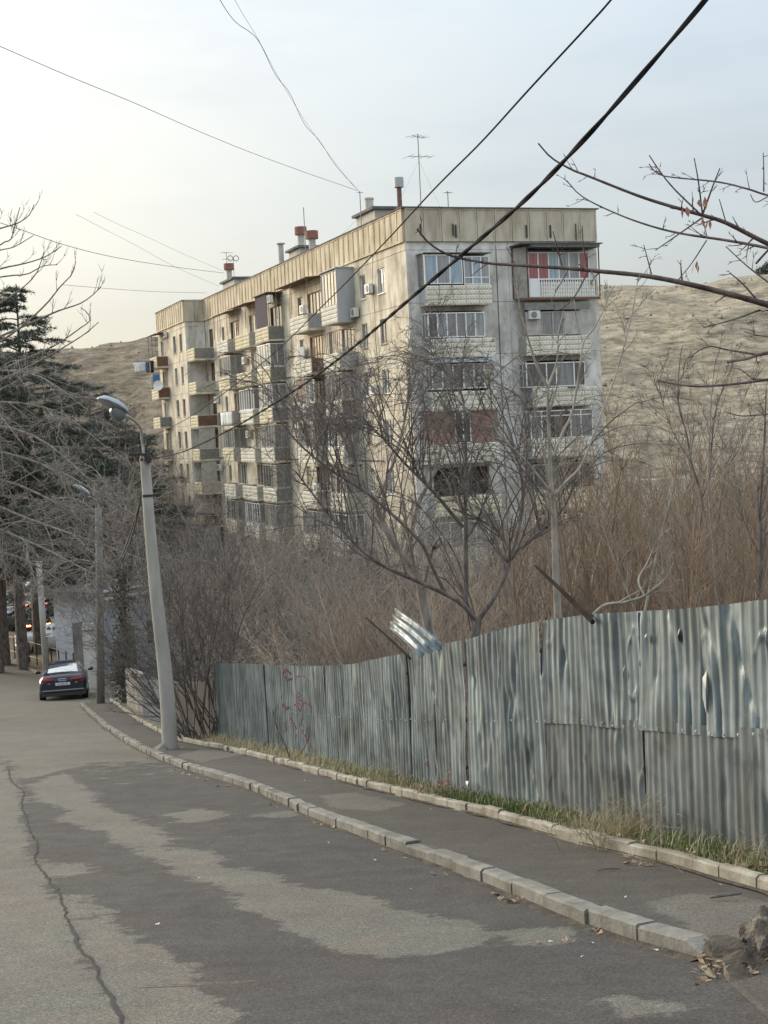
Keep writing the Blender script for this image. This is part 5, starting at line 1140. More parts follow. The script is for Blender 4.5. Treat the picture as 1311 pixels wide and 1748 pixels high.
pts = {'a': [], 'b': []}; sc = {'a': [], 'b': []}; vv = {'a': [], 'b': []}
while len(pts['a'])+len(pts['b']) < 420:
    y = 12+(70)*rt.random()**.8; px = 240+1150*rt.random(); D = y/.99; P = at(px, 1000, D); x = P[0]; y = P[1]
    if x < max(xf(y)+1.0, float(fx(y))+1.2 if y < 31 else -99): continue
    q = np.array([x, y, 0])-BCr; u, v = q@np.array([-math.sin(YAW), math.cos(YAW), 0]), q@np.array([math.cos(YAW), math.sin(YAW), 0])
    if u > -3 and v > -4: continue
    if px < 330 and y > 58: continue
    g = float(gz(x, y))-.1; top = at(px, np.interp(px, tgt_px, tgt_py), D)[2]; h = (top-g)*(.40+.55*rt.random()**.8+(.25 if rt.random() < .14 else 0))
    if h < 1.6: continue
    h = min(h, 11)
    if y < 32 and x < float(fx(y))+.9+.36*h: continue
    k = 'b' if px+90*rt.normal() > 985 else 'a'
    pts[k].append((x, y, g)); sc[k].append(h/1.05); close = y < 33 and x < float(fx(y))+1.0+.85*h; vv[k].append(int(rt.choice(([0, 3, 6] if k == 'a' else [1, 2, 3, 5]) if close else range(7 if k == 'a' else 6))))
va = [shrub_variant(i, 'tangle' if i % 3 else 'upright', M[m]) for i, m in enumerate(('bark_red', 'bark_mid', 'bark_dk', 'bark_mid', 'bark_pale', 'bark_grey', 'bark_dk'))]
vb = [shrub_variant(40+i, 'upright' if i % 4 else 'tangle', M[m]) for i, m in enumerate(('bark_mid', 'willow', 'willow', 'bark_dk', 'bark_pale', 'willow'))]
n = len(pts['a']); scatter('bare_thicket', 'dense grey brown bare thicket behind the metal fence', pts['a'], rt.random(n)*6.28, sc['a'], vv['a'], va)
n = len(pts['b']); scatter('willow_thicket', 'orange brown bare willow thicket behind the fence at right', pts['b'], rt.random(n)*6.28, sc['b'], vv['b'], vb)
# far wood on the left, beyond the lower street and under the hill
fp, fs2 = [], []
for _ in range(150):
    px = -60+420*rt.random(); D = 122+90*rt.random()**1.2; P = at(px, 950, D); g = float(gz(P[0], P[1]))-.3
    q = P-BCr; u, v = q@np.array([-math.sin(YAW), math.cos(YAW), 0]), q@np.array([math.cos(YAW), math.sin(YAW), 0])
    if v > -4.5 and -2 < u < 70: continue
    fp.append((P[0], P[1], g)); fs2.append((at(px, np.interp(px, [0, 150, 260, 360], [690, 740, 800, 860]), D)[2]-g)*(.55+.5*rt.random()))
vc = [shrub_variant(70+i, 'tangle' if i % 2 else 'upright', M[m]) for i, m in enumerate(('bark_red', 'bark_grey', 'bark_red', 'bark_mid'))]
n = len(fp); scatter('far_wood', 'bare grey wood at the foot of the hill on the left', fp, rt.random(n)*6.28, fs2, rt.integers(0, 4, n), vc)
vd = [shrub_variant(90+i, 'tangle', M[m]) for i, m in enumerate(('bark_grey', 'bark_mid', 'bark_grey'))]
hp, hs = [], []
for _ in range(340):
    x = -110+330*rt.random(); k = int(rt.random()**1.9*60); j = int(np.clip((x+260)/530*265, 0, 265)); hp.append((HX[k, j], HY[k, j], HZ[k, j]-.2)); hs.append((1.6+3.2*rt.random())*(1.2-.010*k))
n = len(hp); scatter('hill_scrub', 'scattered bare scrub on the lower hillside', hp, rt.random(n)*6.28, hs, rt.integers(0, 3, n), vd)

# small tufts and stones all over the slope
def tuft(seed, mt, n, flat):
    rng = np.random.default_rng(seed); V, Q = [], []
    for i in range(n):
        a = rng.random()*6.28; c = np.array([math.cos(a), math.sin(a), 0])*rng.random()*.5; r = .25+.35*rng.random(); hh = flat*(.5+.7*rng.random()); b = len(V); k = 5
        V += [tuple(c+np.array([math.cos(t), math.sin(t), 0])*r*(.7+.5*rng.random())) for t in np.arange(k)*6.283/k]+[tuple(c+np.array([.1*rng.normal(), .1*rng.normal(), hh]))]
        Q += [(b+j, b+(j+1) % k, b+k) for j in range(k)]
    return bpy.data.objects.new('tuft', npmesh('tuft', np.array(V), np.array(Q), M[mt]))
M['tuftdry'] = mat('dry bush', (.15, .128, .095), (.25, .215, .155), .95, .8); M['stone'] = mat('pale ledge stone', (.34, .30, .23), (.48, .43, .34), .95, .6)
tp, ts, tv = [], [], []
while len(tp) < 5000:
    i, j = rt.integers(1, 108), rt.integers(2, 262)
    if vnoise(HX[i:i+1, j], HY[i:i+1, j], 30, 41)[0]+.35*rt.normal() < -.05: continue
    f = rt.random(2); tp.append((HX[i, j]+2*(f[0]-.5), HY[i, j]+1.2*(f[1]-.5), HZ[i, j]-.1)); ts.append(.22+.75*rt.random()**2.5); tv.append(rt.integers(0, 5))
scatter('hill_tufts', 'dry tufts and pale stones dotted over the far hillside', tp, rt.random(len(tp))*6.28, ts, tv, [tuft(1, 'tuftdry', 3, .9), tuft(2, 'tuftdry', 4, .7), tuft(3, 'stone', 2, .6), tuft(4, 'stone', 3, .4), tuft(5, 'tuftdry', 2, 1.1)])

# ---------------------------------------------------------------- bare trees just behind the fence
def weeping(trg, P): return P
ARC = [dict(n=14, wander=.022, trop=lambda t: .26-.62*t, kids=6.5, ratio=.42, ang=36, rr=.55, rmin=.0045, start=.12, taper=.7), dict(n=9, wander=.04, trop=lambda t: .10-.34*t, kids=4, ratio=.42, ang=38, rr=.65, rmin=.0032, start=.15), dict(n=5, wander=.08, trop=-.05, kids=1.5, ratio=.5, ang=40, rr=.75, rmin=.0026), dict(n=3, wander=.16, trop=-.04, kids=0, ratio=0, ang=0)]
LIMBP = dict(n=0, kids=15, ratio=.55, ang=40, rr=.5, rmin=.006, start=.12)
ARCL = dict(LIMBP, out=(-.25, 0, .9), start=.22, ang=48)
rng = np.random.default_rng(7); out = []
def L(px, D, r0, r1, kidn, kl, P=ARC, lim=None):
    Pp, rad = limb(out, px, D, r0, r1)
    if kidn: limb_kids(out, rng, Pp, rad, [dict(lim or LIMBP, kids=kidn, n=len(Pp)-1)]+P, kl)
    return Pp
L([(804, 1110), (812, 1075), (815, 1060)], (17, 17), .065, .055, 0, 0)
L([(815, 1062), (782, 1026), (715, 993), (654, 966), (614, 936), (564, 882), (530, 838), (505, 805)], (17, 16.2), .034, .008, 17, 2.7, lim=ARCL)
L([(815, 1060), (849, 1010), (871, 953), (862, 925), (849, 906), (815, 885), (772, 868)], (17, 17.4), .034, .009, 14, 2.7, lim=ARCL)
L([(795, 1040), (795, 930), (794, 838), (795, 761), (792, 694), (784, 664), (766, 637), (744, 620)], (17.2, 18), .036, .008, 26, 2.7, lim=ARCL)
L([(758, 1010), (735, 963), (715, 922), (631, 845), (564, 802), (514, 761), (482, 722), (470, 690)], (17, 16), .028, .007, 20, 2.5, lim=ARCL)
L([(868, 965), (885, 905), (893, 850), (885, 790), (866, 745), (838, 712), (800, 700)], (17.2, 17.8), .026, .007, 17, 2.7, lim=ARCL)
L([(790, 900), (742, 842), (690, 790), (648, 742), (618, 712)], (17.4, 17), .028, .007, 18, 2.4, lim=ARCL)
L([(872, 950), (925, 905), (960, 870), (985, 820)], (17.3, 17.6), .028, .008, 9, 1.5)
# long arching canes springing from the limbs and bending over
src = [(P, r) for P, r in out if r[0] >= .02]
CANE = [dict(n=5, wander=.06, trop=-.10, kids=1.5, ratio=.5, ang=38, rr=.7, rmin=.0028), dict(n=3, wander=.1, trop=-.05, kids=0, ratio=0, ang=0)]
for _ in range(70):
    P, r = src[rng.integers(0, len(src))]; p0 = P[int(len(P)*(.3+.65*rng.random()))]; s_ = (-1 if rng.random() < .72 else 1)*(.5+1.2*rng.random()); hgt = .7+1.2*rng.random(); dp = .5*rng.normal()
    if proj(p0)[1] - hgt/17*FPX < 585: hgt = max(.3, (proj(p0)[1]-600)*17/FPX)
    t_ = np.linspace(0, 1, 15)[:, None]; Q_ = p0+np.array([s_, dp, 0])*(t_**1.25)+np.array([0, 0, hgt])*(2.6*t_-1.75*t_*t_)/.966+rng.normal(size=(15, 3))*.008; rd = np.linspace(.0075+.004*rng.random(), .003, 15); out.append((Q_, rd)); limb_kids(out, rng, Q_, rd, [dict(n=14, kids=7, ratio=.5, ang=34, rr=.6, rmin=.003, start=.25)]+CANE, .75)
tree('bare_tree', 'dark twisted bare tree with drooping twigs behind the fence before the building corner', G(804, 1110)*0+at(804, 1112, 17), out, M['bark_dk'])
out = []
L([(738, 1110), (722, 1030), (711, 980), (668, 922), (638, 855), (614, 812), (607, 768), (612, 730), (614, 705), (600, 650)], (19, 19), .075, .012, 22, 2.0)
L([(690, 950), (702, 905), (718, 850), (748, 790), (757, 700), (770, 640)], (19, 19.5), .04, .009, 16, 1.8)
L([(607, 790), (585, 745), (566, 700), (560, 650)], (19, 19.2), .03, .008, 10, 1.5)
L([(640, 858), (668, 800), (690, 720), (700, 640), (690, 600)], (19, 19.8), .03, .007, 14, 1.5)
L([(612, 812), (560, 790), (520, 740), (505, 690)], (19, 18.7), .025, .007, 9, 1.4)
tree('bare_tree', 'grey bare tree with upright forked stem behind the loose bent sheet', at(738, 1112, 19), out, M['bark_grey'])
# pale upright tree right of centre
UP = [dict(n=9, wander=.05, trop=.05, kids=4, ratio=.45, ang=35, rr=.55, rmin=.004, start=.25), dict(n=6, wander=.08, trop=.05, kids=2, ratio=.5, ang=35, rr=.6, rmin=.0035), dict(n=4, wander=.1, trop=.03, kids=0, ratio=0, ang=0)]
out = []; rng = np.random.default_rng(17)
lm = dict(LIMBP, ang=34, start=.3)
L([(953, 1080), (952, 1048), (948, 960), (945, 869), (940, 820), (937, 740), (935, 661)], (15, 15), .046, .015, 6, .8, UP, lm)
L([(935, 661), (914, 617), (890, 535), (884, 490), (882, 458)], (15, 14.7), .017, .005, 4, .5, UP, lm)
L([(935, 661), (951, 617), (953, 574), (962, 530)], (15, 15.2), .015, .005, 4, .5, UP, lm)
L([(946, 845), (968, 820), (990, 798), (1010, 752), (1029, 700), (1046, 655), (1063, 600), (1080, 530), (1090, 470)], (15, 15.6), .016, .0045, 8, .8, UP, lm)
L([(941, 842), (900, 790), (850, 742), (842, 730)], (15, 14.4), .016, .007, 6, .8, UP, lm)
L([(945, 780), (962, 735), (977, 704), (990, 628), (996, 585), (1012, 563), (1030, 530), (1038, 500)], (15, 15.5), .018, .005, 6, .6, UP, lm)
L([(996, 590), (984, 545), (980, 510)], (15.3, 15.4), .009, .004, 2, .3, UP, lm)
L([(990, 615), (1010, 590), (1021, 565), (1040, 517)], (15.3, 15.8), .008, .004, 2, .3, UP, lm)
L([(940, 700), (952, 650), (950, 600)], (15, 15), .01, .004, 3, .4, UP, lm)
L([(948, 870), (925, 760), (912, 690), (905, 640), (880, 610)], (15, 14.6), .014, .004, 5, .6, UP, lm)
tree('bare_tree', 'tall pale bare tree with forked straight limbs in front of the right balconies', at(953, 1082, 15), out, M['bark_pale'], thick=.012)
# slender trees in the willow scrub
def sapling(label, limbs, D, mt, seed, kn=10, kl=1.2):
    global out, rng
    out = []; rng = np.random.default_rng(seed)
    for i, (px, r0, r1) in enumerate(limbs): L(px, (D, D+.3*i), r0, r1, kn, kl, UP, dict(LIMBP, ang=30, start=.2))
    tree('bare_tree', label, at(*limbs[0][0][0], D), out, mt, thick=.011)
sapling('slim dark bare tree with a leaning forked stem in the willow scrub', [([(1190, 1050), (1185, 960), (1198, 880), (1196, 840), (1180, 790), (1172, 740), (1158, 690), (1160, 620), (1165, 590)], .028, .006), ([(1198, 850), (1212, 810), (1214, 770), (1222, 700), (1240, 650)], .018, .005), ([(1180, 790), (1150, 740), (1132, 690), (1122, 640)], .012, .004)], 19, M['bark_dk'], 31)
sapling('slim upright bare tree with fanned twigs right of the leaning one', [([(1226, 1050), (1218, 930), (1210, 830), (1212, 730), (1216, 660), (1222, 610)], .026, .005), ([(1211, 820), (1240, 760), (1262, 710), (1275, 660)], .014, .004), ([(1211, 840), (1250, 790), (1290, 745)], .012, .004)], 20, M['bark_grey'], 32, 12, 1.3)
sapling('dark upright bare tree nearest the right edge of the picture', [([(1296, 1045), (1300, 960), (1298, 880), (1302, 800), (1306, 720), (1308, 660)], .034, .006), ([(1299, 925), (1322, 890), (1345, 830)], .018, .005)], 17, M['bark_dk'], 33)
sapling('thin pale bare stem leaning right in the willow scrub', [([(1098, 1060), (1112, 990), (1132, 900), (1150, 836), (1164, 800), (1172, 770)], .020, .005), ([(1092, 1060), (1050, 960), (1030, 900)], .012, .004)], 16.5, M['bark_pale'], 34, 6, .8)
sapling('low pale branch curving along above the fence top', [([(1002, 1062), (1030, 1034), (1066, 1028), (1098, 1018), (1120, 1002), (1138, 985), (1150, 960)], .020, .006), ([(1100, 1017), (1090, 990), (1105, 960), (1118, 930)], .012, .004)], 13.6, M['bark_pale'], 35, 7, .7)
sapling('reddish bare sapling against the hillside beside the building', [([(1010, 1000), (1030, 900), (1052, 800), (1050, 740), (1046, 700)], .022, .005), ([(1040, 860), (1010, 800), (1000, 760)], .012, .004)], 24, M['bark_mid'], 36, 16, 1.8)
# ---------------------------------------------------------------- overhanging branches at the upper right
out = []; rng = np.random.default_rng(44)
BUD = [dict(n=3, wander=.10, trop=.05, kids=1.2, ratio=.4, ang=40, rr=.8, rmin=.0028), dict(n=2, wander=.08, trop=.03, kids=0, ratio=0, ang=0)]
def FB2(px, D, r0, r1, kn=0, kl=.22):
    Pp, rad = limb(out, px, D, r0*.74, r1*.78, 5*len(px)); rad *= 1+.10*np.abs(np.sin(np.arange(len(rad))*1.7))
    if kn: limb_kids(out, rng, Pp, rad, [dict(n=len(Pp)-1, kids=kn*1.7, ratio=.5, ang=55, rr=.5, rmin=.0022, start=.1)]+BUD, kl)
FB2([(1500, 500), (1400, 455), (1311, 416), (1239, 380), (1195, 366), (1101, 338), (1003, 300), (975, 289), (941, 269), (919, 245)], (6.6, 6.1), .020, .0042, 8)
FB2([(1450, 455), (1311, 424), (1242, 411), (1163, 399), (1107, 385), (1050, 364), (994, 336), (967, 308)], (6.7, 6.4), .014, .0035, 8)
FB2([(1560, 640), (1400, 545), (1311, 520), (1276, 510), (1182, 486), (1104, 471), (1025, 463), (970, 458), (876, 452), (833, 449), (772, 437), (735, 417), (712, 391)], (6.4, 5.6), .026, .0042, 8)
FB2([(1500, 420), (1400, 355), (1311, 334), (1276, 323), (1226, 311), (1141, 302), (1119, 294), (1108, 280)], (6.8, 6.5), .012, .0035, 6)
FB2([(1195, 366), (1151, 323), (1126, 292), (1108, 265)], (6.3, 6.2), .007, .0032, 2)
for q, r in (([(1199, 367), (1192, 310), (1185, 270)], .006), ([(1199, 367), (1216, 320), (1229, 287)], .0065), ([(1198, 372), (1155, 402), (1119, 427)], .006), ([(1199, 370), (1208, 408)], .005), ([(1206, 410), (1180, 450), (1157, 478)], .005), ([(1240, 382), (1228, 340)], .0045), ([(1304, 327), (1304, 290), (1303, 261)], .0055), ([(1310, 336), (1290, 345), (1281, 332)], .004),
              ([(1003, 464), (982, 504), (960, 526), (944, 530)], .006), ([(970, 459), (958, 482), (947, 496)], .005), ([(960, 456), (952, 425), (944, 395)], .006), ([(1003, 459), (996, 420), (994, 386)], .006), ([(833, 449), (815, 462), (806, 470)], .004), ([(1113, 471), (1105, 440), (1099, 418)], .0048),
              ([(1292, 512), (1268, 485), (1246, 466)], .007), ([(1311, 482), (1276, 455), (1239, 421)], .006), ([(1298, 529), (1250, 546), (1201, 559)], .0065), ([(1311, 575), (1290, 572), (1270, 566)], .005), ([(1450, 590), (1311, 603), (1276, 612), (1242, 618)], .015), ([(1292, 606), (1240, 597), (1207, 592), (1173, 612)], .007), ([(1420, 630), (1311, 648), (1260, 655), (1213, 659), (1176, 659), (1123, 650)], .010), ([(1290, 652), (1266, 632), (1250, 628)], .004), ([(1400, 700), (1311, 707), (1265, 710), (1238, 703)], .006), ([(1290, 450), (1330, 400), (1350, 330)], .008)):
    FB2(q, (6.3, 6.1), r, max(.0026, r*.5), 2 if r > .0045 else 0, .16)
tr0 = at(1600, 900, 6.7); trb = tr0.copy(); trb[2] = base(tr0[1])+.1
limb(out, [(1600, 1750), (1600, 1300), (1580, 900), (1570, 600), (1560, 300), (1580, 0)], (6.7, 6.5), .14, .05)
limb(out, [(1575, 760), (1520, 600), (1450, 560), (1400, 545)], (6.6, 6.4), .05, .026); limb(out, [(1566, 520), (1530, 505), (1500, 500)], (6.6, 6.6), .03, .02); limb(out, [(1565, 470), (1510, 460), (1450, 455)], (6.6, 6.7), .025, .014); limb(out, [(1570, 640), (1500, 600), (1450, 590), (1420, 630), (1400, 700)], (6.6, 6.3), .025, .008)
fgt = tree('overhanging_tree', 'red brown bare tree reaching its budded branches in from the right', at(1600, 1750, 6.7), out, M['fg'], thick=.03)
M['seed'] = mat('dry red seed', (.30, .12, .09), (.42, .22, .17), .8, 30)
m = MB(); rs = np.random.default_rng(3); o0 = np.array(fgt.location)
for (px, py) in ((1199, 372), (1206, 380), (1212, 374), (1165, 352), (1193, 340), (1189, 445), (1192, 452), (1186, 448), (1203, 335), (1172, 352)):
    c = at(px, py, 6.2)-o0; l = .035+.02*rs.random(); w = np.array([.006+.004*rs.random(), 0, 0]); k = rs.normal(size=3)*.006
    m.poly([c, c+w+[0, 0, -l*.4]+k, c+k+[0, 0, -l], c-w+[0, 0, -l*.5]])
o = m.build('seed_cluster', M['seed'], fgt); o['kind'] = 'stuff'

# ---------------------------------------------------------------- left side: cedars, bare crowns
M['needle'] = mat('cedar needles', (.04, .052, .041), (.082, .098, .075), .85, .8, c3=(.135, .15, .116)); M['needle2'] = mat('grey green needles', (.045, .058, .045), (.09, .106, .08), .85, .8, c3=(.145, .16, .122))
def cedar(label, px, D, pytop, spread, seed, mt, skirt=.34, sag=.0):
    rng = np.random.default_rng(seed); o = at(px, 1100, D); o[2] = base(o[1])+.05; H = at(px, pytop, D)[2]-o[2]; tr, nd = [], []
    tp = np.array([[.1*rng.normal()*i/8, .1*rng.normal()*i/8, H*i/8] for i in range(9)]); tr.append((tp, np.linspace(.30, .03, 9)))
    NP = []
    z = H*skirt
    while z < H*.985:
        f = (z-H*skirt)/(H*(1-skirt)); nb = 3+int(2*rng.random())
        for _ in range(nb):
            a = rng.random()*6.283; Lb = spread*(1-f)**.72*(.65+.55*rng.random())+.35; d0 = np.array([math.cos(a), math.sin(a), .28+.3*f-.15*rng.random()]); p0 = np.array([0, 0, z+.35*rng.normal()*(1-f)]); n = 9
            P = [p0]; d = d0/np.linalg.norm(d0)
            for i in range(n): d = d+np.array([0, 0, -.075 if i < 6 else .03])+rng.normal(size=3)*.04; d /= np.linalg.norm(d); P.append(P[-1]+d*Lb/n)
            P = np.array(P); tr.append((P, np.linspace(.02+.012*Lb, .006, n+1)))
            # flat side shoots carrying needles
            for s in range(int(12+Lb*8.5)):
                t = .18+.82*rng.random(); i = min(int(t*n), n-1); q = P[i]+(P[i+1]-P[i])*(t*n-i); dr = P[i+1]-P[i]; dr /= np.linalg.norm(dr); sd_ = np.cross(dr, up)*(1 if rng.random() < .5 else -1); ds = dr*.75+sd_*(.5+.4*rng.random())+np.array([0, 0, .10-.3*rng.random()]); ds /= np.linalg.norm(ds); ls = Lb*(.12+.16*rng.random())*(1.15-.6*t)+.28
                NP.append((q, ds, ls))
        z += .27+.27*(1-f)
    for q, ds, ls in NP:
        k = int(5+ls*14); tt = rng.random(k)**.8; pp = q+ds*ls*tt[:, None]+np.array([0, 0, -.10])*(tt**2)[:, None]*ls*2; dd = ds+rng.normal(size=(k, 3))*.55+np.array([0, 0, .15]); dd /= np.linalg.norm(dd, axis=1)[:, None]; ll = .14+.16*rng.random(k); w = np.cross(dd, rng.normal(size=(k, 3))); w /= np.linalg.norm(w, axis=1)[:, None]
        nd.append(np.stack([pp-w*.022, pp+w*.022, pp+dd*ll[:, None]], 1))
    T = np.concatenate(nd); e = empty('cedar', o); tag(e, label, 'tree', None)
    link('trunk', mesh_from_polys('trunk', tr, M['bark_dk']), e)
    V = T.reshape(-1, 3); link('crown', npmesh('needles', V, np.arange(len(V)).reshape(-1, 3), M[mt]), e)
cedar('tall dark cedar at far left with its feathery top against the sky', 66, 76, 487, 6.2, 1, 'needle', .30)
cedar('lower grey green cedar right of the tallest one, behind the far lamp', 176, 92, 655, 7.5, 2, 'needle2', .22)
cedar('dark cedar cut by the left edge of the picture', -5, 70, 585, 6.0, 3, 'needle', .30)
cedar('small dark cedar behind the lamp post arm, below the hillside', 240, 100, 735, 6.0, 4, 'needle2', .15)
cedar('broad dark cedar low behind the two dark trunks', 152, 86, 745, 6.5, 5, 'needle', .18)
# dark bare trunks on the bank
for px, D, lb in ((41, 71, 'dark straight trunk on the bank just left of the sign pole'), (10, 73, 'dark straight trunk on the bank at the left edge')): 
    o = at_ground(px, D); o[2] += .1; P = np.array([[.0, 0, -.3], [0, 0, 3], [.1, .1, 6], [.05, .2, 9.5]])+o; rng = np.random.default_rng(px); out = [(spline(P, 12), np.linspace(.31, .2, 12))]
    BR = [dict(n=8, wander=.12, trop=-.02, kids=7, ratio=.5, ang=45, rr=.55, rmin=.008), dict(n=5, wander=.15, trop=-.02, kids=4, ratio=.5, ang=45, rr=.6, rmin=.007), dict(n=4, wander=.2, trop=-.02, kids=0, ratio=0, ang=0)]
    limb_kids(out, rng, out[0][0], out[0][1], [dict(n=11, kids=16, ratio=.5, ang=70, rr=.3, start=.55)]+BR, 7.)
    tree('bare_tree', lb, o, out, M['bark_dk'], thick=.06)
# big bare tree standing left of the frame: arching limbs with upturned tips
out = []; rng = np.random.default_rng(55)
TIP = [dict(n=8, wander=.05, trop=.13, kids=3, ratio=.45, ang=30, rr=.6, rmin=.010, start=.2), dict(n=5, wander=.06, trop=.12, kids=0, ratio=0, ang=0)]
lt = dict(LIMBP, ang=35, rmin=.012, start=.15, out=(0, 0, .6))
for px, r0 in (([(-120, 520), (-50, 480), (0, 459), (41, 450), (78, 438), (105, 420)], .05), ([(-120, 500), (0, 473), (46, 468), (73, 454), (98, 452)], .04), ([(-60, 620), (20, 570), (75, 523), (103, 489), (123, 468), (129, 447)], .05), ([(-60, 600), (10, 570), (69, 544), (101, 530), (137, 518), (160, 502), (172, 489)], .055), ([(-20, 640), (50, 610), (98, 587), (137, 560), (153, 548), (150, 535), (138, 525)], .04), ([(0, 650), (60, 620), (110, 592), (146, 569), (168, 550)], .04), ([(-90, 420), (0, 390), (30, 381), (50, 367), (58, 349)], .04), ([(-60, 470), (0, 418), (18, 409), (25, 386), (34, 354)], .035), ([(-90, 450), (0, 427), (25, 421), (57, 402)], .03), ([(-120, 560), (-30, 530), (20, 505), (60, 470), (75, 430)], .04)):
    L(px, (47, 45), r0, .013, 5, 1.6, TIP, lt)
limb(out, [(-190, 1160), (-185, 900), (-170, 700), (-120, 520), (-90, 420), (-80, 330)], (47, 47), .30, .06)
DRO = [dict(n=9, wander=.10, trop=-.035, kids=6, ratio=.45, ang=38, rr=.55, rmin=.012, start=.15), dict(n=6, wander=.14, trop=-.03, kids=4, ratio=.5, ang=40, rr=.6, rmin=.010), dict(n=4, wander=.2, trop=-.02, kids=1, ratio=.5, ang=45, rr=.7, rmin=.008), dict(n=3, wander=.2, trop=0, kids=0, ratio=0, ang=0)]
ld = dict(LIMBP, ang=42, rmin=.014, start=.05)
for (a, b, c, d) in (((-170, 700), (-40, 640), (60, 640), (150, 700)), ((-170, 740), (-40, 690), (90, 700), (190, 770)), ((-175, 780), (-50, 730), (60, 745), (165, 830)), ((-175, 820), (-40, 770), (90, 800), (230, 880)), ((-180, 860), (-40, 815), (80, 850), (190, 930)), ((-180, 880), (-60, 850), (60, 890), (260, 960)), ((-185, 920), (-60, 890), (50, 925), (170, 985)), ((-185, 940), (-70, 930), (40, 955), (130, 1010)), ((-170, 690), (-90, 660), (-20, 690), (40, 760)), ((-180, 840), (-90, 820), (-20, 860), (30, 930))):
    L([a, b, c, d], (46, 43+4*rng.random()), .075, .014, 18, 4.2, DRO, ld)
tree('large_bare_tree', 'large grey bare tree reaching in from the left with arching upturned branches', at(-190, 1160, 47), out, M['bark_grey'], thick=.035)
# second bare crown over the dark pole and low house
out = []; rng = np.random.default_rng(66); o = at_ground(228, 56)
limb(out, [(222, 1190), (220, 1100), (212, 1010), (205, 930)], (56, 56), .17, .11)
for q in ([(205, 940), (170, 880), (120, 850), (70, 860)], [(206, 930), (190, 850), (160, 800), (120, 790)], [(206, 950), (240, 880), (262, 830), (280, 800)], [(208, 990), (160, 960), (110, 960), (60, 990)], [(212, 1010), (250, 970), (280, 950), (300, 950)], [(206, 935), (215, 870), (225, 820), (235, 790)], [(210, 1000), (180, 985), (150, 1000), (125, 1035)]): L(q, (56, 54+4*rng.random()), .07, .014, 18, 3.4, DRO, ld)
tree('bare_tree', 'spreading grey bare tree in front of the low house roof', at(222, 1190, 56), out, M['bark_grey'], thick=.05)
# gnarled tree behind the lamp
out = []; rng = np.random.default_rng(71)
CRK = [dict(n=7, wander=.30, trop=.06, kids=5, ratio=.55, ang=48, rr=.6, rmin=.016), dict(n=5, wander=.32, trop=.05, kids=3, ratio=.55, ang=50, rr=.65, rmin=.013), dict(n=4, wander=.3, trop=.03, kids=0, ratio=0, ang=0)]
for q in ([(208, 900), (202, 845), (204, 800), (202, 765), (210, 735), (206, 720), (216, 705)], [(203, 800), (212, 770), (216, 745), (214, 725), (220, 700)], [(203, 780), (192, 750), (178, 735), (176, 700), (172, 680)], [(206, 850), (230, 790), (236, 770), (226, 752)]): L(q, (66, 66), .10 if q[0][1] == 900 else .06, .02, 10, 2.2, CRK, dict(LIMBP, ang=50, rmin=.02))
limb(out, [(212, 1130), (210, 1000), (208, 900)], (66, 66), .16, .10)
tree('gnarled_tree', 'small crooked bare tree against the hillside behind the lamp arm', at(212, 1130, 66), out, M['bark_dk'], thick=.05)
# ivy clad trunk
M['ivy'] = mat('ivy leaf', (.012, .022, .012), (.03, .045, .022), .5, 3, c3=(.05, .07, .035))
def leaves(rng, C, n, rad, size, droop=0):
    c = C[rng.integers(0, len(C), n)]+rng.normal(size=(n, 3))*rad; nrm = rng.normal(size=(n, 3)); nrm /= np.linalg.norm(nrm, axis=1)[:, None]; a = np.cross(nrm, rng.normal(size=(n, 3))); a /= np.linalg.norm(a, axis=1)[:, None]; b = np.cross(nrm, a); s = size*(.6+.8*rng.random(n))[:, None]
    V = np.stack([c-a*s, c-b*s*.55+nrm*s*.15, c+a*s, c+b*s*.55+nrm*s*.15], 1).reshape(-1, 3); return V, np.arange(len(V)).reshape(-1, 4)
rng = np.random.default_rng(81); o = G(213, 1203, .1); Di = depth(o); e = empty('ivy_tree', o); tag(e, 'trunk wrapped in dark ivy beside the stained concrete wall', 'tree')
P = spline([o-[0, 0, .2], at(214, 1150, Di), at(212, 1080, Di), at(207, 1020, Di), at(214, 960, Di), at(228, 900, Di)], 40); out = [(P, np.linspace(.16, .06, 40))]
limb_kids(out, rng, P, out[0][1], [dict(n=39, kids=16, ratio=.5, ang=50, rr=.4, start=.5, rmin=.014)]+CRK, 3.2)
link('trunk', mesh_from_polys('trunk', [(p-o, r) for p, r in out if r[0] >= .05], M['bark_dk']), e); link('crown', mesh_from_polys('crown', [(p-o, r) for p, r in out if r[0] < .05], M['bark_dk']), e)
V, Q = leaves(rng, P[2:30], 2600, .15, .05); V2, Q2 = leaves(rng, np.array([at(205, y, Di-.2) for y in np.linspace(1100, 1170, 20)]), 900, .16, .06); lv = link('ivy', npmesh('ivy', np.vstack([V, V2])-o, np.vstack([Q, Q2+len(V)]), M['ivy']), e); lv['kind'] = 'stuff'
rng = np.random.default_rng(82); o = G(318, 1246, .12); D3 = depth(o); V, Q = leaves(rng, np.array([at(x, y, D3-.1) for x, y in zip(rng.uniform(300, 348, 60), rng.uniform(1195, 1250, 60))]), 420, .10, .045)
out = []
for i in range(14): grow(out, rng, o+np.array([.25*rng.normal(), .08*rng.normal(), -.05]), np.array([rng.normal()*.4, -.15, 1.]), .9, .008, 0, [dict(n=6, wander=.2, trop=0, kids=3, ratio=.5, ang=40, rr=.7, rmin=.004), dict(n=4, wander=.2, trop=0, kids=0, ratio=0, ang=0)])
e = empty('ivy_bush', o); tag(e, 'small dark leafy bush right of the lamp post foot', 'bush'); link('stem', mesh_from_polys('stem', [(p-o, r) for p, r in out], M['bark_dk']), e); q = link('foliage', npmesh('foliage', V-o, Q, M['ivy']), e); q['kind'] = 'stuff'
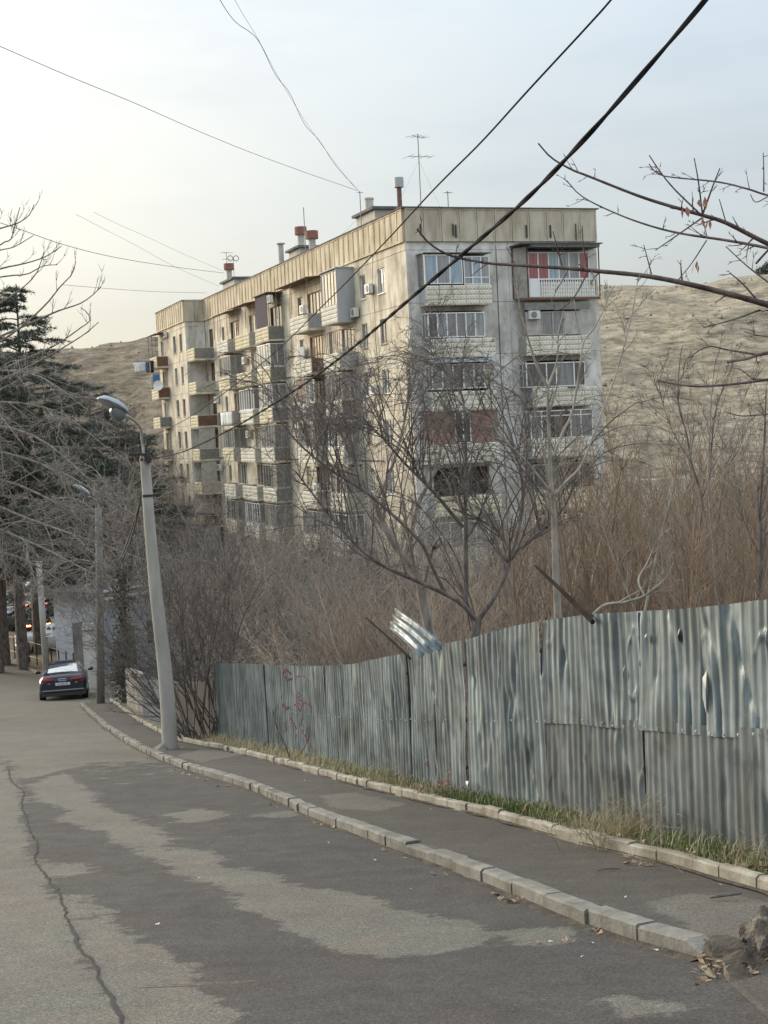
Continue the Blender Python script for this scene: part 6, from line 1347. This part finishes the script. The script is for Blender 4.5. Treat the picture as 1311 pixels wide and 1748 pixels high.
# multi-stemmed shrub at the fence end
out = []; rng = np.random.default_rng(91); o = G(355, 1262, .12); D4 = depth(o)
SH = [dict(n=10, wander=.06, trop=-.005, kids=9, ratio=.42, ang=34, rr=.55, rmin=.0052, start=.25), dict(n=7, wander=.10, trop=.01, kids=5, ratio=.5, ang=36, rr=.6, rmin=.0042), dict(n=5, wander=.14, trop=0., kids=2, ratio=.5, ang=40, rr=.7, rmin=.0034), dict(n=3, wander=.16, trop=0, kids=0, ratio=0, ang=0)]
for i in range(34):
    a = -.95+1.35*(i+.5*rng.random())/34; p = o+np.array([.26*rng.normal()+.12*a, .10*rng.normal(), -.1]); d = np.array([math.sin(a)*.95, -.30+.45*rng.random(), math.cos(a)+.15]); grow(out, rng, p, d, (3.0+1.7*rng.random())*(1.0 if abs(a) < .75 else .72), .016+.012*rng.random(), 0, SH)
tree('bare_shrub', 'dense dark many stemmed bare shrub at the near end of the wall beside the fence', o, out, M['bark_dk'], 'shrub', .016)
# thin sapling leaning in front of the fence
out = []; rng = np.random.default_rng(92)
L([(496, 1297), (486, 1270), (474, 1245), (470, 1222)], (27.0, 27.0), .014, .005, 4, .5, UP, lm); L([(500, 1298), (515, 1280), (523, 1262), (526, 1240)], (27, 27), .010, .004, 3, .4, UP, lm)
o = G(496, 1298, .14)
out = [(P+(o-at(496, 1297, 27)), r) for P, r in out]; tree('thin_sapling', 'thin forked dark sapling in front of the fence below the magenta scrawl', o, out, M['bark_dk'], 'sapling', .009)

# ---------------------------------------------------------------- verge: grass, weeds, leaves
M['grass'] = mat('green grass', (.045, .085, .02), (.085, .135, .03), .8, 1.5, c3=(.16, .18, .06)); M['straw'] = mat('dry straw', (.30, .24, .14), (.46, .38, .23), .9, 2.5, c3=(.55, .47, .31))
def blades(rng, C, hmin, hmax, w, lean):
    n = len(C); h = rng.uniform(hmin, hmax, n)[:, None]; a = rng.random(n)*6.283; d = np.stack([np.cos(a), np.sin(a), 0*a], -1)*(rng.random(n)[:, None]*lean); s = np.stack([-np.sin(a), np.cos(a), 0*a], -1)*w; u_ = np.array([0, 0, 1.])
    m1 = C+u_*h*.55+d*h*.3; t = C+u_*h*(1-.4*lean*rng.random(n)[:, None])+d*h; V = np.stack([C-s, C+s, m1+s*.7, m1-s*.7, t], 1).reshape(-1, 3); b = np.arange(n)*5
    return V, np.concatenate([np.stack([b, b+1, b+2], -1), np.stack([b, b+2, b+3], -1), np.stack([b+3, b+2, b+4], -1)])
def verge_pts(rng, n, prof):
    """points on the strip between inner kerb and fence, density by pixel column"""
    out_ = []
    while len(out_) < n:
        s = rng.random()*FT_; p, nn = fbase(np.array([s])); px = proj(p[0])[0]
        if rng.random() > np.interp(px, *prof): continue
        gap = (p[0][0]-ki(p[0][1])-.09); q = p[0]+nn[0]*(rng.random()**1.4*max(gap, .1)*.93)*np.array([1, 1, 0]); q[2] = base(q[1])+.15+.02*rng.normal(); out_.append(q)
    return np.array(out_)
rng = np.random.default_rng(93)
V, Q = blades(rng, verge_pts(rng, 5200, ([380, 560, 640, 770, 800, 850, 960, 1010, 1040, 1130, 1180, 1260, 1330, 1500], [.02, .05, .18, .12, .8, 1, .85, .3, .2, .35, .55, .7, .4, .5])), .04, .16, .0035, .8); tag(link('grass', npmesh('grass', V, Q, M['grass'])), 'short green grass between the pale kerb and the metal fence', kind='stuff')
V, Q = blades(rng, verge_pts(rng, 4600, ([380, 440, 520, 600, 700, 800, 900, 1000, 1080, 1140, 1250, 1400], [.8, 1, .9, .7, .7, .3, .35, .9, 1, .7, .5, .6])), .04, .22, .0028, 1.1); tag(link('dry_grass', npmesh('dry grass', V, Q, M['straw'])), 'dry yellow grass along the foot of the metal fence', kind='stuff')
def weed(name, label, px, py, n, h, mt, seed, spread, leaf=None):
    rng = np.random.default_rng(seed); o = G(px, py, .15); out_ = []
    W_ = [dict(n=6, wander=.14, trop=-.03, kids=4, ratio=.5, ang=35, rr=.7, rmin=.0018), dict(n=4, wander=.18, trop=-.02, kids=2, ratio=.5, ang=40, rr=.7, rmin=.0014), dict(n=3, wander=.2, trop=0, kids=0, ratio=0, ang=0)]
    for _ in range(n): grow(out_, rng, o+np.array([spread*.5*rng.normal(), .08*rng.normal(), -.03]), np.array([rng.normal()*.4, rng.normal()*.3-.1, 1.]), h*(.5+.6*rng.random()), .0032, 0, W_)
    e = empty(name, o); tag(e, label, 'weed'); link('stem', mesh_from_polys('stem', [(p-o, r) for p, r in out_], M[mt]), e)
    if leaf: tips = np.array([p[-1] for p, r in out_]); V, Q = leaves(rng, tips, leaf, .02, .014); q = link('seed_head', npmesh('heads', V-o, Q, M['seed']), e); q['kind'] = 'stuff'
weed('dry_weed', 'large clump of dry straw coloured weeds at the foot of the near fence', 1062, 1437, 70, .42, 'straw', 1, .42)
weed('dry_weed', 'reddish dead weed with rusty seed heads by the open fence joint', 757, 1362, 9, .46, 'bark_red', 2, .10, 220)
weed('dry_weed', 'low tangle of greenish weeds at the right edge of the verge', 1255, 1478, 26, .26, 'straw', 3, .35)
weed('dry_weed', 'thin dry stalks in front of the fence left of the open joint', 664, 1340, 14, .30, 'straw', 4, .4)
# fallen leaves and litter
M['leaf_a'] = mat('dry tan leaf', (.17, .105, .06), (.30, .205, .125), .85, 25, c3=(.42, .32, .21)); M['leaf_b'] = mat('dark brown leaf', (.10, .055, .035), (.19, .11, .07), .85, 25); M['paper'] = mat('white scrap', (.62, .60, .55), (.72, .70, .66), .8, 12)
def leaf_mesh(seed, mt, size):
    rng = np.random.default_rng(seed); n = 12; a = np.linspace(0, 6.283, n+1)[:-1]; lob = size*(.62+.38*np.abs(np.cos(a*2.5)))*(1+.15*rng.normal(size=n)); cu = .35+.5*rng.random()
    ring = [(r*math.cos(t), r*.75*math.sin(t), cu*r*abs(math.sin(t))*.8+.15*r*rng.random()) for r, t in zip(lob, a)]; m = MB(); m.v = [(0, 0, .004)]+ring; m.f = [(0, 1+i, 1+(i+1) % n) for i in range(n)]; m.m = [0]*n; m.tube([(size*.6, 0, .01), (size*1.3, .1*size, .012)], .0018, 4); return m.mesh('leaf', mt)
LM = [leaf_mesh(i, M['leaf_a'], .042) for i in range(4)]; LMb = [leaf_mesh(10+i, M['leaf_b'], .042) for i in range(2)]
def scrap_mesh(s, seed):
    rng = np.random.default_rng(seed); m = MB(); P = np.array([[(x*s, y*s*.5, .006+.3*s*rng.random()) for x in np.linspace(-.5, .5, 4)] for y in np.linspace(-.5, .5, 3)]); m.grid(P); return m.mesh('scrap', M['paper'])
SM = [scrap_mesh(.032, 1), scrap_mesh(.024, 2)]
rl = np.random.default_rng(95)
V, Q = [], []; nb = 0; rq = np.random.default_rng(96)
for _ in range(70):
    x, y = 1225+60*rq.normal(), 1655+16*rq.normal()
    if x < 1180 or y < 1618: continue
    P = G(x, y, .006)+[0, 0, .03+.015*rq.random()]; a = rq.random()*6.28; l = .012+.022*rq.random(); d = np.array([math.cos(a), math.sin(a), .3*rq.normal()])*l; e2 = np.array([-math.sin(a), math.cos(a), .4*rq.normal()])*l*.4
    V += [P-d, P-e2, P+d, P+e2+[0, 0, .006]]; Q.append([nb, nb+1, nb+2, nb+3]); nb += 4
o = link('leaf_litter', npmesh('leaf litter', np.array(V), np.array(Q), M['leaf_a'])); tag(o, 'crumbled leaf litter on the dark soil by the kerb end', kind='stuff')
def put(name, meshes, px, py, dz, label, cat, grp, s=1.):
    o = link(name, meshes[rl.integers(0, len(meshes))]); P = G(px, py, dz); o.location = P+np.array([0, 0, .004]); o.rotation_euler = (rl.normal()*.25, rl.normal()*.25, rl.random()*6.28); o.scale = (s*(.7+.6*rl.random()),)*3; tag(o, label, cat, grp)
# along the kerb gutter
for (x, y) in [(300, 1313), (312, 1319), (322, 1322), (338, 1327), (352, 1331), (330, 1318), (371, 1341), (389, 1341), (460, 1372), (472, 1377), (500, 1393), (548, 1407), (538, 1404), (568, 1412), (655, 1451), (690, 1464), (740, 1492), (760, 1492), (845, 1527), (872, 1540), (856, 1533), (888, 1535), (1018, 1588), (1026, 1593), (920, 1610), (965, 1604)]: put('fallen_leaf', LM, x, y+2, 0, 'dry tan leaf lying in the gutter along the road side of the kerb', 'leaf', 'leaves in the gutter', .8)
for (x, y) in [(1200, 1655), (1222, 1660), (1212, 1668), (1208, 1645), (1230, 1648), (1252, 1640), (1262, 1650), (1270, 1658), (1240, 1636), (1285, 1662)]: put('fallen_leaf', LM+LMb, x, y, .006, 'dry leaf in the drift between the kerb end and the rock', 'leaf', 'leaves by the kerb end', .9)
for (x, y) in [(1070, 1466), (1082, 1473), (1078, 1462), (1090, 1476), (1102, 1478), (1115, 1478), (1064, 1462), (1072, 1476)]: put('fallen_leaf', LM, x, y, .1, 'dry tan leaf in the small heap on the pavement by the pale kerb', 'leaf', 'leaf heap on the pavement', .8)
for (x, y) in [(1052, 1438), (1062, 1441), (1085, 1446), (1092, 1449), (1078, 1443), (1140, 1455), (1168, 1463), (1180, 1466), (1176, 1459), (1262, 1487), (1272, 1492), (1284, 1492), (1296, 1495), (1303, 1490), (1310, 1497), (390, 1270), (380, 1268), (398, 1272), (560, 1312), (572, 1314)]: put('fallen_leaf', LM, x, y-8, .17, 'tan leaf lying in the grass between the pale kerb and the fence', 'leaf', 'leaves on the verge', 1.15)
for (x, y, d) in [(735, 1382, .1), (545, 1345, .1), (520, 1333, .1), (940, 1610, 0), (995, 1635, 0), (1010, 1612, 0), (1120, 1625, 0), (640, 1470, 0), (560, 1440, 0), (395, 1430, 0), (270, 1580, 0), (340, 1500, 0), (700, 1520, 0), (1068, 1533, .1), (1175, 1480, .1), (1230, 1512, .1)]: put('paper_scrap', SM, x, y, d, 'small pale scrap of litter on the asphalt', 'litter', 'scraps of litter', .7 if d else .8)
put('paper_scrap', SM, 548, 1310, .17, 'crumpled white scrap on the verge below the magenta scrawl', 'litter', None, 3.2); put('paper_scrap', SM, 1140, 1455, .17, 'white scrap in the grass right of the straw weeds', 'litter', None, 2.)
P = G(1240, 1536, .1); m = MB(); m.tube(spline([(-.09, .03, .012), (-.03, -.005, .03), (.05, .0, .035), (.10, .03, .03)], 10), .010, 6); tag(m.build('dead_branch', M['bark_dk'], None, P), 'short dark curved stick lying on the pavement', 'stick')
P = G(1040, 1487, .1); m = MB(); m.tube(spline([(-.09, .0, .008), (-.02, .02, .012), (.09, .01, .01)], 8), .005, 5); tag(m.build('dead_branch', M['bark_dk'], None, P), 'thin dark twig lying mid pavement', 'stick')
# lone tree on the crest at right
out = []; rng = np.random.default_rng(97); o = np.array([655.5, 0, 0])*0+at(1318, 478, 400); o[2] = at(1318, 482, 400)[2]-1
for i in range(7): grow(out, rng, o, np.array([rng.normal()*.3, rng.normal()*.3, 1.]), 5.5, .2, 0, [dict(n=6, wander=.2, trop=0, kids=8, ratio=.45, ang=45, rr=.5, rmin=.08), dict(n=4, wander=.2, trop=0, kids=0, ratio=0, ang=0)])
C = np.array([p[-1] for p, r in out]); V, Q = leaves(rng, C, 900, .5, .45); e = empty('pine_tree', o); tag(e, 'small dark pine on the hill crest at the right edge', 'tree'); link('trunk', mesh_from_polys('trunk', [(p-o, r) for p, r in out], M['bark_dk']), e); q = link('crown', npmesh('crown', V-o, Q, M['needle']), e)
